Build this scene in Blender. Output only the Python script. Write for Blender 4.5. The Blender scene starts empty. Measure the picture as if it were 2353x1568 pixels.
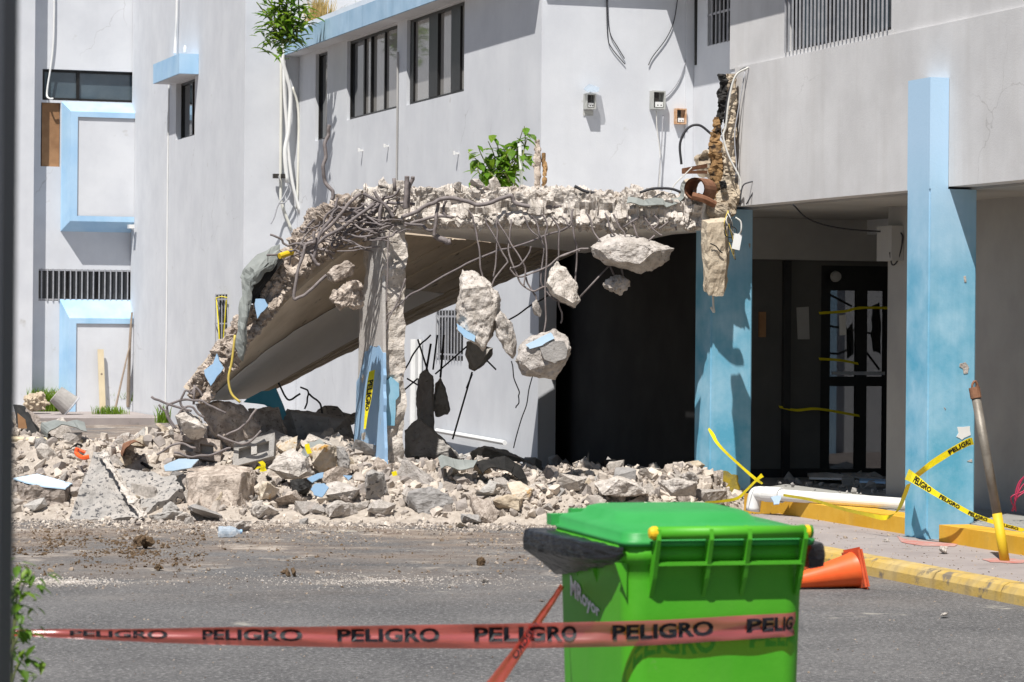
import bpy, bmesh, math, random
from mathutils import Vector, Matrix, noise
random.seed(11)
S = bpy.context.scene
COL = S.collection
# ------------------------------------------------------------------ camera
FPX, CX, HZ, ROLL, EYE = 6536.0, 1176.5, 745.0, 0.0087, 1.69   # measured in a 2353 px wide view
TH = math.radians(18.4)                                         # building grid turned to the view axis
CT, ST = math.cos(TH), math.sin(TH)
FWD, RGT, UPV = Vector((ST, CT, 0)), Vector((CT, -ST, 0)), Vector((0, 0, 1))
cd = bpy.data.cameras.new('camera'); cam = bpy.data.objects.new('camera', cd); COL.objects.link(cam)
cr, cu = RGT*math.cos(ROLL)+UPV*math.sin(ROLL), UPV*math.cos(ROLL)-RGT*math.sin(ROLL)
cam.matrix_world = Matrix(((cr.x, cu.x, -FWD.x, 0), (cr.y, cu.y, -FWD.y, 0), (cr.z, cu.z, -FWD.z, EYE), (0, 0, 0, 1)))
cd.sensor_fit = 'HORIZONTAL'; cd.sensor_width = 36; cd.lens = 36*FPX/2353; cd.shift_y = -39/2353
cd.clip_start = 0.3; cd.clip_end = 3000
cd.dof.use_dof = True; cd.dof.focus_distance = 27.0; cd.dof.aperture_fstop = 9.0
S.camera = cam
# ------------------------------------------------------------------ light
LDIR = Vector((0.373, 0.424, -1.0)).normalized()
w = bpy.data.worlds.new('World'); S.world = w; w.use_nodes = True
nt = w.node_tree; bg = nt.nodes['Background']
sky = nt.nodes.new('ShaderNodeTexSky'); sky.sky_type = 'NISHITA'; sky.sun_disc = False
sky.sun_elevation = math.radians(60.5); sky.sun_rotation = math.atan2(-LDIR.x, -LDIR.y)
sky.air_density = 1.0; sky.dust_density = 0.4
nt.links.new(sky.outputs[0], bg.inputs[0]); bg.inputs[1].default_value = 0.050
sd = bpy.data.lights.new('sun', 'SUN'); sd.energy = 5.0; sd.angle = math.radians(0.53); sd.color = (1, .965, .91)
sun = bpy.data.objects.new('sun', sd); COL.objects.link(sun); sun.location = (-20, -20, 60)
sun.rotation_euler = LDIR.to_track_quat('-Z', 'Y').to_euler()
S.view_settings.view_transform = 'Standard'; S.view_settings.look = 'None'
S.view_settings.exposure = 0.36; S.view_settings.gamma = 1
S.cycles.max_bounces = 7; S.cycles.diffuse_bounces = 4; S.cycles.transparent_max_bounces = 12
# ------------------------------------------------------------------ helpers: measured view -> metres
def ray(u, v):
    du, dv = u-CX, v-HZ
    a = du*math.cos(ROLL)+dv*math.sin(ROLL); b = -du*math.sin(ROLL)+dv*math.cos(ROLL)
    return FWD + RGT*(a/FPX) - UPV*(b/FPX)
CAM = Vector((0, 0, EYE))
def at(u, v, d): return CAM + ray(u, v)*d
def onx(X, u, v):
    r = ray(u, v); return CAM + r*(X/r.x)
def ony(Y, u, v):
    r = ray(u, v); return CAM + r*(Y/r.y)
def onz(Z, u, v):
    r = ray(u, v); return CAM + r*((Z-EYE)/r.z)
def ld(l, d, z=0): return FWD*d + RGT*l + Vector((0, 0, z))      # lateral, depth, height
def zm(x0, y0, k):                                               # enlarged crop -> view coordinates
    return lambda x, y: ((x0+x/k)/1.088, (y0+y/k)/1.088)
def fn(p, s=1.0, o=4): return noise.fractal(Vector(p)*s, 1.0, 2.0, o, noise_basis='PERLIN_ORIGINAL')
# ------------------------------------------------------------------ helpers: objects
ORG = {}
def root(name, label, cat, loc, group=None):
    o = bpy.data.objects.new(name, None); COL.objects.link(o); o.location = loc; o.empty_display_size = .1
    o['label'] = label; o['category'] = cat
    if group: o['group'] = group
    ORG[o] = Vector(loc); return o
def finish(o, me, mats, smooth):
    for m in (mats if isinstance(mats, (list, tuple)) else [mats]): me.materials.append(m)
    if smooth:
        for p in me.polygons: p.use_smooth = True
def mesh(name, vf, mats, parent=None, label=None, cat=None, group=None, kind=None, smooth=False, mi=None, base=None):
    V, Fc = vf
    V = [Vector(p) for p in V]
    if parent is not None: og = ORG[parent]
    elif base is not None: og = Vector(base)
    elif kind == 'structure' : og = Vector((0, 0, 0))
    else:
        og = Vector((sum(p.x for p in V)/len(V), sum(p.y for p in V)/len(V), min(p.z for p in V)))
    me = bpy.data.meshes.new(name); me.from_pydata([p-og for p in V], [], Fc); 
    finish(None, me, mats, smooth)
    if mi:
        for p, i in zip(me.polygons, mi): p.material_index = i
    o = bpy.data.objects.new(name, me); COL.objects.link(o)
    if parent is not None: o.parent = parent
    else: o.location = og
    ORG[o] = og
    if label: o['label'] = label
    if cat: o['category'] = cat
    if group: o['group'] = group
    if kind: o['kind'] = kind
    me.update(); return o
def join(*vfs):
    V, Fc = [], []
    for v, f in vfs:
        n = len(V); V += [Vector(p) for p in v]; Fc += [tuple(i+n for i in q) for q in f]
    return V, Fc
def bx(x0, x1, y0, y1, z0, z1):
    x0, x1 = sorted((x0, x1)); y0, y1 = sorted((y0, y1)); z0, z1 = sorted((z0, z1))
    V = [(x, y, z) for z in (z0, z1) for y in (y0, y1) for x in (x0, x1)]
    return V, [(0, 2, 3, 1), (4, 5, 7, 6), (0, 1, 5, 4), (2, 6, 7, 3), (0, 4, 6, 2), (1, 3, 7, 5)]
def obox(c, ax, ay, az):                                         # centre and three half vectors
    c, ax, ay, az = Vector(c), Vector(ax), Vector(ay), Vector(az)
    V = [c+ax*i+ay*j+az*k for k in (-1, 1) for j in (-1, 1) for i in (-1, 1)]
    return V, [(0, 2, 3, 1), (4, 5, 7, 6), (0, 1, 5, 4), (2, 6, 7, 3), (0, 4, 6, 2), (1, 3, 7, 5)]
def smooth_path(P, n=5):
    P = [Vector(p) for p in P]
    if len(P) < 3: return P
    out = []
    for i in range(len(P)-1):
        a = P[i-1] if i else P[i]*2-P[i+1]; b, c = P[i], P[i+1]; d = P[i+2] if i+2 < len(P) else c*2-b
        for k in range(n):
            t = k/n
            out.append(0.5*((2*b)+(c-a)*t+(2*a-5*b+4*c-d)*t*t+(3*b-a-3*c+d)*t**3))
    out.append(P[-1]); return out
def tube(P, r, n=6, sm=5, cap=True):
    P = smooth_path(P, sm) if sm else [Vector(p) for p in P]
    R = r if isinstance(r, (list, tuple)) else None
    V, Fc = [], []; up = None
    for i, p in enumerate(P):
        t = (P[min(i+1, len(P)-1)]-P[max(i-1, 0)])
        t = t.normalized() if t.length > 1e-9 else Vector((0, 0, 1))
        if up is None: up = Vector((0, 0, 1)) if abs(t.z) < .9 else Vector((1, 0, 0))
        a = t.cross(up)
        if a.length < 1e-5: a = t.cross(Vector((1, 0, 0)))
        a.normalize(); up = a.cross(t).normalized()
        rr = r if R is None else R[0]+(R[1]-R[0])*i/(len(P)-1)
        for k in range(n):
            q = 2*math.pi*k/n; V.append(p+a*(rr*math.cos(q))+up*(rr*math.sin(q)))
    for i in range(len(P)-1):
        for k in range(n):
            Fc.append((i*n+k, i*n+(k+1) % n, (i+1)*n+(k+1) % n, (i+1)*n+k))
    if cap: Fc += [tuple(range(n))[::-1], tuple(len(V)-n+k for k in range(n))]
    return V, Fc
def lathe(prof, n=24, c=(0, 0, 0), ax=(0, 0, 1)):
    ax = Vector(ax).normalized(); a = ax.orthogonal().normalized(); b = ax.cross(a); c = Vector(c)
    V, Fc = [], []
    for r, h in prof:
        for k in range(n):
            q = 2*math.pi*k/n; V.append(c+ax*h+a*(r*math.cos(q))+b*(r*math.sin(q)))
    for i in range(len(prof)-1):
        for k in range(n): Fc.append((i*n+k, i*n+(k+1) % n, (i+1)*n+(k+1) % n, (i+1)*n+k))
    return V, Fc
def hull(pts, sub=2, amp=.03, fs=6., seed=0):
    bm = bmesh.new()
    for p in pts: bm.verts.new(p)
    r = bmesh.ops.convex_hull(bm, input=bm.verts)
    bmesh.ops.delete(bm, geom=[g for g in set(r['geom_interior']+r['geom_unused']) if isinstance(g, bmesh.types.BMVert)], context='VERTS')
    bmesh.ops.triangulate(bm, faces=bm.faces)
    for _ in range(sub):
        bmesh.ops.subdivide_edges(bm, edges=bm.edges, cuts=1, use_grid_fill=True)
    bmesh.ops.triangulate(bm, faces=bm.faces)
    bm.normal_update()
    o = Vector((seed*7.3, seed*3.1, seed*1.7))
    if amp:
        mv = []
        for v in bm.verts:
            p = v.co+o
            mv.append(v.co+v.normal*amp*(fn(p, fs, 5)*1.3-.25*abs(fn(p, fs*2.7, 3))))
        for v, c in zip(bm.verts, mv): v.co = c
    bm.verts.index_update()
    out = [v.co.copy() for v in bm.verts], [tuple(v.index for v in f.verts) for f in bm.faces]
    bm.free(); return out
def plate(poly, nrm, t):                                          # polygon given thickness
    nrm = Vector(nrm).normalized()*t; P = [Vector(p) for p in poly]; n = len(P)
    V = P+[p+nrm for p in P]
    return V, [tuple(range(n))[::-1], tuple(range(n, 2*n))]+[(i, (i+1) % n, n+(i+1) % n, n+i) for i in range(n)]
def rag(poly, k=4, amp=.02, seed=0):                               # ragged outline
    out = []; P = [Vector(p) for p in poly]; c = sum(P, Vector())/len(P)
    for i, p in enumerate(P):
        q = P[(i+1) % len(P)]
        for j in range(k):
            x = p.lerp(q, j/k); out.append(x+(x-c).normalized()*amp*fn(x+Vector((seed, 0, 0)), 9, 3)*1.5)
    return out
def wall(axis, pos, s0, s1, z0, z1, holes=(), t=.2):
    """Plaster wall with real openings. axis 'x': faces -x, runs in y; axis 'y': faces -y, runs in x."""
    ss = sorted({s0, s1, *[h[0] for h in holes], *[h[1] for h in holes]}); ss = [q for q in ss if s0 <= q <= s1]
    zz = sorted({z0, z1, *[h[2] for h in holes], *[h[3] for h in holes]}); zz = [q for q in zz if z0 <= q <= z1]
    V, Fc, ix = [], [], {}
    def vt(i, j, k):
        if (i, j, k) not in ix:
            d = pos+(t if k else 0); ix[i, j, k] = len(V)
            V.append((d, ss[i], zz[j]) if axis == 'x' else (ss[i], d, zz[j]))
        return ix[i, j, k]
    def solid(i, j):
        if i < 0 or j < 0 or i >= len(ss)-1 or j >= len(zz)-1: return False
        a, b = (ss[i]+ss[i+1])/2, (zz[j]+zz[j+1])/2
        return not any(h[0] < a < h[1] and h[2] < b < h[3] for h in holes)
    for i in range(len(ss)-1):
        for j in range(len(zz)-1):
            if not solid(i, j): continue
            for k in (0, 1): Fc.append((vt(i, j, k), vt(i+1, j, k), vt(i+1, j+1, k), vt(i, j+1, k)))
            for di, dj, a, b in ((-1, 0, (0, 0), (0, 1)), (1, 0, (1, 0), (1, 1)), (0, -1, (0, 0), (1, 0)), (0, 1, (0, 1), (1, 1))):
                if not solid(i+di, j+dj):
                    Fc.append((vt(i+a[0], j+a[1], 0), vt(i+b[0], j+b[1], 0), vt(i+b[0], j+b[1], 1), vt(i+a[0], j+a[1], 1)))
    return V, Fc
def pbox(axis, d0, d1, s0, s1, z0, z1):
    return bx(d0, d1, s0, s1, z0, z1) if axis == 'x' else bx(s0, s1, d0, d1, z0, z1)
# ------------------------------------------------------------------ materials
def mk(name, c1, c2=None, scale=4., rough=.85, bump=0., bscale=40., c3=None, t3=.62, s3=14., rand=0., streak=0., spec=.3, metal=0., lo=.35, hi=.65, cs=None, crack=None):
    m = bpy.data.materials.new(name); m.use_nodes = True; n = m.node_tree; L = n.links.new
    b = n.nodes['Principled BSDF']; b.inputs['Roughness'].default_value = rough; b.inputs['Specular IOR Level'].default_value = spec
    b.inputs['Metallic'].default_value = metal
    tc = n.nodes.new('ShaderNodeTexCoord'); co = tc.outputs['Object']
    def tex(sc, det=6, vec=None):
        t = n.nodes.new('ShaderNodeTexNoise'); t.inputs['Scale'].default_value = sc; t.inputs['Detail'].default_value = det
        t.inputs['Roughness'].default_value = .62; L(vec or co, t.inputs['Vector']); return t.outputs['Fac']
    def ramp(fac, a, bb, ca, cb):
        r = n.nodes.new('ShaderNodeValToRGB'); r.color_ramp.elements[0].position = a; r.color_ramp.elements[1].position = bb
        r.color_ramp.elements[0].color = (*ca, 1); r.color_ramp.elements[1].color = (*cb, 1); L(fac, r.inputs[0]); return r.outputs[0]
    def mix(fac, a, bb, mode='MIX'):
        x = n.nodes.new('ShaderNodeMix'); x.data_type = 'RGBA'; x.blend_type = mode
        if isinstance(fac, float): x.inputs[0].default_value = fac
        else: L(fac, x.inputs[0])
        L(a, x.inputs[6]); 
        if isinstance(bb, tuple): x.inputs[7].default_value = (*bb, 1)
        else: L(bb, x.inputs[7])
        return x.outputs[2]
    col = ramp(tex(scale), lo, hi, c1, c2 or c1)
    if c3: col = mix(ramp(tex(s3, 8), t3, t3+.09, (0, 0, 0), (1, 1, 1)), col, c3)
    if streak:
        mp = n.nodes.new('ShaderNodeMapping'); mp.inputs['Scale'].default_value = (3.2, 3.2, .22); L(co, mp.inputs[0])
        col = mix(ramp(tex(1.6, 8, mp.outputs[0]), .5, .78, (0, 0, 0), (streak,)*3), col, cs or (.30, .29, .27))
    if crack:
        vo = n.nodes.new('ShaderNodeTexVoronoi'); vo.feature = 'DISTANCE_TO_EDGE'; vo.inputs['Scale'].default_value = crack
        wn = n.nodes.new('ShaderNodeTexNoise'); wn.inputs['Scale'].default_value = 2.2; wn.inputs['Detail'].default_value = 7; L(co, wn.inputs['Vector'])
        va = n.nodes.new('ShaderNodeVectorMath'); va.operation = 'MULTIPLY_ADD'; va.inputs[1].default_value = (.5, .5, .5); L(wn.outputs['Color'], va.inputs[0]); L(co, va.inputs[2]); L(va.outputs[0], vo.inputs['Vector'])
        line = ramp(vo.outputs['Distance'], .0, .0045, (1, 1, 1), (0, 0, 0)); msk = ramp(tex(.45, 3), .53, .60, (0, 0, 0), (.5, .5, .5))
        col = mix(mix(1., line, msk, 'MULTIPLY'), col, (.30, .29, .28))
    if rand:
        oi = n.nodes.new('ShaderNodeObjectInfo'); g = n.nodes.new('ShaderNodeNewGeometry')
        ad = n.nodes.new('ShaderNodeMath'); ad.operation = 'ADD'; L(oi.outputs['Random'], ad.inputs[0]); L(g.outputs['Random Per Island'], ad.inputs[1])
        fr = n.nodes.new('ShaderNodeMath'); fr.operation = 'FRACT'; L(ad.outputs[0], fr.inputs[0])
        col = mix(1., col, ramp(fr.outputs[0], 0, 1, (1-rand, 1-rand, 1-rand*.9), (1+rand*.55, 1+rand*.5, 1+rand*.45)), 'MULTIPLY')
    L(col, b.inputs['Base Color'])
    if bump:
        bp = n.nodes.new('ShaderNodeBump'); bp.inputs['Strength'].default_value = bump; bp.inputs['Distance'].default_value = .02
        L(tex(bscale, 8), bp.inputs['Height']); L(bp.outputs[0], b.inputs['Normal'])
    return m
M = {}
M['plaster'] = mk('plaster', (.58, .595, .63), (.655, .67, .70), 1.3, .9, .08, 45, c3=(.50, .50, .50), t3=.66, s3=3.2, streak=.13, cs=(.47, .47, .48), crack=.55)
M['fascia'] = mk('weathered_plaster', (.56, .55, .55), (.67, .66, .66), 1.3, .9, .10, 60, c3=(.40, .37, .34), t3=.72, s3=22, streak=.36, cs=(.47, .45, .43), crack=.8)
M['shade_plaster'] = mk('porch_shade_plaster', (.33, .32, .31), (.40, .39, .375), 1.2, .9, .05, 50)  # darkened copy of the light plaster: porch shade put into the colour
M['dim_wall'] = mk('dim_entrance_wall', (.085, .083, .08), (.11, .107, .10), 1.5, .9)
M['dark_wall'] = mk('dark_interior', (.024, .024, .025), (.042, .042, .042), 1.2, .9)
M['blue'] = mk('sky_blue_paint', (.33, .53, .75), (.43, .62, .80), 1.6, .75, .06, 50, streak=.3, cs=(.17, .42, .56))
M['blue_band'] = mk('faded_blue_paint', (.30, .46, .62), (.40, .56, .72), 2.2, .8, .06, 60, c3=(.17, .24, .30), t3=.66, s3=9, streak=.35, cs=(.16, .26, .36))
M['blue_chip'] = mk('blue_paint_flake', (.29, .47, .69), (.36, .54, .75), 3, .7, .05, 60, c3=(.5, .45, .4), t3=.70, s3=18)
M['teal_chip'] = mk('teal_paint_flake', (.07, .33, .46), (.12, .42, .55), 3, .7, .05, 60, c3=(.5, .45, .4), t3=.71, s3=18)
M['pale_chip'] = mk('pale_blue_flake', (.50, .68, .86), (.60, .74, .88), 3, .7, .05, 60)
M['concrete'] = mk('broken_concrete', (.30, .25, .21), (.52, .45, .39), 9, .95, .95, 30, c3=(.19, .15, .12), t3=.56, s3=26, rand=.25, lo=.40, hi=.60)
M['concrete_w'] = mk('pale_concrete', (.43, .39, .345), (.62, .57, .52), 9, .95, .95, 32, c3=(.27, .225, .19), t3=.575, s3=28, rand=.2, lo=.40, hi=.60)
M['concrete_t'] = mk('tan_concrete', (.37, .30, .22), (.55, .47, .36), 5, .95, .6, 26, c3=(.20, .16, .12), t3=.62, s3=16, rand=.12)
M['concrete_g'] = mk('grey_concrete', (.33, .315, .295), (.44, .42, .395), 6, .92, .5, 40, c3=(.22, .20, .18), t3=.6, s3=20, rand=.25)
M['ochre'] = mk('ochre_stained_concrete', (.48, .40, .30), (.62, .56, .48), 5, .95, .7, 26, c3=(.44, .25, .07), t3=.55, s3=7, rand=.1)
M['soffit'] = mk('board_marked_soffit', (.50, .415, .32), (.64, .545, .435), 2.5, .9, .25, 12, c3=(.14, .11, .08), t3=.62, s3=6)
M['soffit_paint'] = mk('painted_soffit', (.78, .75, .715), (.83, .80, .765), 1.5, .85, .04, 50)
M['membrane'] = mk('roofing_membrane', (.20, .215, .205), (.27, .285, .27), 4, .8, .3, 30, c3=(.11, .11, .10), t3=.66, s3=9)
M['tar'] = mk('tar_coated_roofing', (.30, .285, .27), (.42, .39, .36), 6, .9, .6, 40, c3=(.07, .07, .075), t3=.53, s3=24, rand=.1)
M['black'] = mk('black_tar', (.012, .012, .012), (.03, .028, .026), 6, .7, .4, 30)
M['rot'] = mk('rotten_board', (.36, .22, .10), (.20, .115, .05), 5, .95, .6, 18, c3=(.05, .035, .025), t3=.56, s3=8)
M['rebar'] = mk('rusty_rebar', (.17, .145, .14), (.25, .22, .215), 20, .75, .3, 120, rand=.2)
M['rust'] = mk('rusty_steel', (.17, .075, .04), (.26, .13, .075), 12, .85, .3, 60)
M['wire_d'] = mk('dark_cable', (.035, .035, .04), None, 5, .6)
M['wire_w'] = mk('white_cable', (.68, .67, .64), (.55, .54, .50), 8, .6)
M['wire_y'] = mk('yellow_cable', (.65, .50, .10), (.50, .38, .10), 8, .6)
M['wire_r'] = mk('red_cable', (.40, .03, .08), None, 8, .6)
M['pvc'] = mk('white_pvc', (.80, .80, .79), (.72, .72, .70), 3, .35, spec=.5)
M['conduit'] = mk('cream_conduit', (.72, .715, .66), (.62, .61, .55), 4, .5)
M['frame'] = mk('bronze_window_frame', (.012, .011, .011), (.02, .019, .018), 8, .4)
M['bar'] = mk('grey_window_bar', (.30, .31, .34), (.42, .42, .44), 12, .6)
M['glass'] = mk('window_glass', (.25, .24, .23), (.29, .28, .265), .4, .06, spec=.8)
M['glass_d'] = mk('dark_window_glass', (.02, .022, .025), (.035, .038, .042), .8, .05, spec=.8)
M['glass_b'] = mk('blue_tinted_glass', (.045, .07, .09), (.08, .105, .12), 1.2, .08, spec=.8)
M['wood'] = mk('bare_plywood', (.36, .20, .10), (.24, .125, .06), 3, .8, .2, 20)
M['pine'] = mk('pale_pine_plank', (.70, .60, .42), (.62, .52, .35), 3, .8, .1, 20)
M['stick'] = mk('weathered_stick', (.33, .26, .20), (.24, .19, .15), 9, .9, .3, 30)
M['box_g'] = mk('grey_junction_box', (.36, .37, .35), (.46, .46, .44), 9, .7)
M['box_d'] = mk('black_bakelite', (.02, .018, .016), (.05, .045, .04), 20, .6)
M['box_r'] = mk('rusty_box', (.45, .22, .09), (.62, .45, .32), 16, .8)
M['kerb'] = mk('yellow_painted_kerb', (.50, .33, .07), (.52, .39, .17), 2.5, .8, .25, 50, c3=(.20, .165, .12), t3=.56, s3=6, streak=.85, cs=(.20, .17, .13))
M['step'] = mk('orange_yellow_step_paint', (.62, .33, .02), (.70, .41, .05), 3, .75, .15, 50, c3=(.25, .17, .09), t3=.66, s3=6, streak=.3, cs=(.22, .14, .07))
M['walk'] = mk('concrete_pavement', (.27, .235, .225), (.35, .31, .295), 1.6, .93, .2, 60, c3=(.21, .19, .18), t3=.60, s3=5)
M['tile'] = mk('ribbed_porch_tile', (.30, .295, .275), (.38, .375, .35), 2, .85, .1, 60)
M['yellow_pole'] = mk('yellow_pole_paint', (.72, .50, .02), (.62, .42, .03), 6, .55, .1, 40, c3=(.25, .20, .12), t3=.69, s3=9)
M['pole'] = mk('tarnished_steel_pole', (.17, .15, .125), (.26, .235, .20), 7, .5, .15, 50, metal=.25, c3=(.13, .07, .04), t3=.62, s3=10)
M['post'] = mk('dark_grey_post', (.05, .055, .065), (.06, .065, .075), 3, .6)
M['cone'] = mk('orange_cone_plastic', (.80, .105, .02), (.86, .14, .03), 5, .45, c3=(.30, .10, .06), t3=.66, s3=9, spec=.4)
M['cone_base'] = mk('scuffed_cone_base', (.55, .09, .03), (.70, .13, .05), 6, .7, .2, 40, c3=(.12, .06, .045), t3=.54, s3=9)
M['bin'] = mk('green_bin_plastic', (.065, .36, .014), (.085, .395, .02), 3.5, .5, .05, 60, spec=.35, c3=(.14, .36, .06), t3=.665, s3=11, streak=.25, cs=(.10, .28, .05))
M['bin_lid'] = mk('green_lid_plastic', (.03, .29, .06), (.045, .33, .08), 4, .5, .05, 60, spec=.4, c3=(.12, .34, .13), t3=.66, s3=12)
M['bin_smear'] = mk('dirt_smear', (.09, .33, .03), (.17, .31, .08), 9, .6)
M['cap'] = mk('yellow_plastic_cap', (.80, .50, .02), None, 5, .4)
M['ink'] = mk('black_ink', (.008, .008, .012), None, 5, .5)
M['ink_w'] = mk('white_ink', (.72, .74, .72), None, 5, .6)
M['ytape'] = mk('yellow_tape', (.84, .70, .015), (.76, .62, .012), 9, .4, .3, 30, spec=.4)
M['dirt'] = mk('dirt_clod', (.10, .064, .037), (.155, .105, .062), 9, .97, .6, 40)
M['dust'] = mk('rubble_fines', (.37, .32, .27), (.51, .45, .39), 14, .97, .9, 55, c3=(.30, .24, .20), t3=.60, s3=12)
M['stone'] = mk('small_rubble', (.41, .36, .305), (.57, .51, .445), 9, .95, .5, 40, rand=.42)
M['grit'] = mk('ground_grit', (.24, .18, .125), (.38, .33, .28), 5, .97, rand=.5)
M['stem'] = mk('green_stem', (.16, .20, .06), (.22, .22, .09), 9, .8)
M['redpaint'] = mk('red_paint_spill', (.45, .16, .13), (.42, .30, .27), 8, .9)
def leafmat(name, c1, c2):
    m = mk(name, c1, c2, 3, .45, rand=.35, spec=.4); n = m.node_tree; b = n.nodes['Principled BSDF']
    tr = n.nodes.new('ShaderNodeBsdfTranslucent'); tr.inputs[0].default_value = (c2[0]*1.5, c2[1]*1.5, c2[2], 1)
    mx = n.nodes.new('ShaderNodeMixShader'); mx.inputs[0].default_value = .35
    n.links.new(b.outputs[0], mx.inputs[1]); n.links.new(tr.outputs[0], mx.inputs[2]); n.links.new(mx.outputs[0], n.nodes['Material Output'].inputs[0]); return m
M['leaf'] = leafmat('green_leaf', (.075, .17, .012), (.12, .24, .02))
M['leaf2'] = leafmat('yellow_green_leaf', (.12, .22, .02), (.19, .30, .03))
M['dry'] = leafmat('dry_grass', (.42, .31, .13), (.55, .42, .20))
def tapemat():
    m = bpy.data.materials.new('red_barrier_film'); m.use_nodes = True; n = m.node_tree; n.nodes.clear(); L = n.links.new
    out = n.nodes.new('ShaderNodeOutputMaterial'); tr = n.nodes.new('ShaderNodeBsdfTransparent'); tr.inputs[0].default_value = (.97, .19, .10, 1)
    df = n.nodes.new('ShaderNodeBsdfDiffuse'); df.inputs[0].default_value = (.86, .15, .13, 1)
    gl = n.nodes.new('ShaderNodeBsdfGlossy'); gl.inputs[0].default_value = (1, .93, .93, 1); gl.inputs[1].default_value = .28
    a = n.nodes.new('ShaderNodeMixShader'); a.inputs[0].default_value = .30; b = n.nodes.new('ShaderNodeMixShader'); b.inputs[0].default_value = .16
    L(tr.outputs[0], a.inputs[1]); L(df.outputs[0], a.inputs[2]); L(a.outputs[0], b.inputs[1]); L(gl.outputs[0], b.inputs[2]); L(b.outputs[0], out.inputs[0]); return m
M['rtape'] = tapemat()
def filmmat(name, col, op, rough):
    m = bpy.data.materials.new(name); m.use_nodes = True; n = m.node_tree; b = n.nodes['Principled BSDF']
    b.inputs['Base Color'].default_value = (*col, 1); b.inputs['Roughness'].default_value = rough; b.inputs['Alpha'].default_value = op; return m
M['bag'] = filmmat('black_bin_bag', (.018, .017, .019), .93, .28)
def wrinkle(m):
    n = m.node_tree; tc = n.nodes.new('ShaderNodeTexCoord'); mp = n.nodes.new('ShaderNodeMapping'); mp.inputs['Scale'].default_value = (6, 6, 40); mp.inputs['Rotation'].default_value = (.25, .2, 0)
    t = n.nodes.new('ShaderNodeTexNoise'); t.inputs['Scale'].default_value = 1.6; t.inputs['Detail'].default_value = 5; bp = n.nodes.new('ShaderNodeBump'); bp.inputs['Strength'].default_value = .9; bp.inputs['Distance'].default_value = .03
    n.links.new(tc.outputs['Object'], mp.inputs[0]); n.links.new(mp.outputs[0], t.inputs[0]); n.links.new(t.outputs['Fac'], bp.inputs['Height']); n.links.new(bp.outputs[0], n.nodes['Principled BSDF'].inputs['Normal'])
wrinkle(M['bag'])
M['bin_smear'] = filmmat('dirt_smear', (.22, .26, .12), .34, .7)
M['pier_plaster'] = mk('pier_plaster', (.46, .43, .41), (.55, .525, .50), 3, .9, .3, 40, c3=(.34, .30, .27), t3=.64, s3=12)
M['clear'] = filmmat('clear_plastic', (.62, .74, .86), .45, .15)
M['pane'] = filmmat('entrance_glass', (.03, .03, .03), .72, .04)
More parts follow.
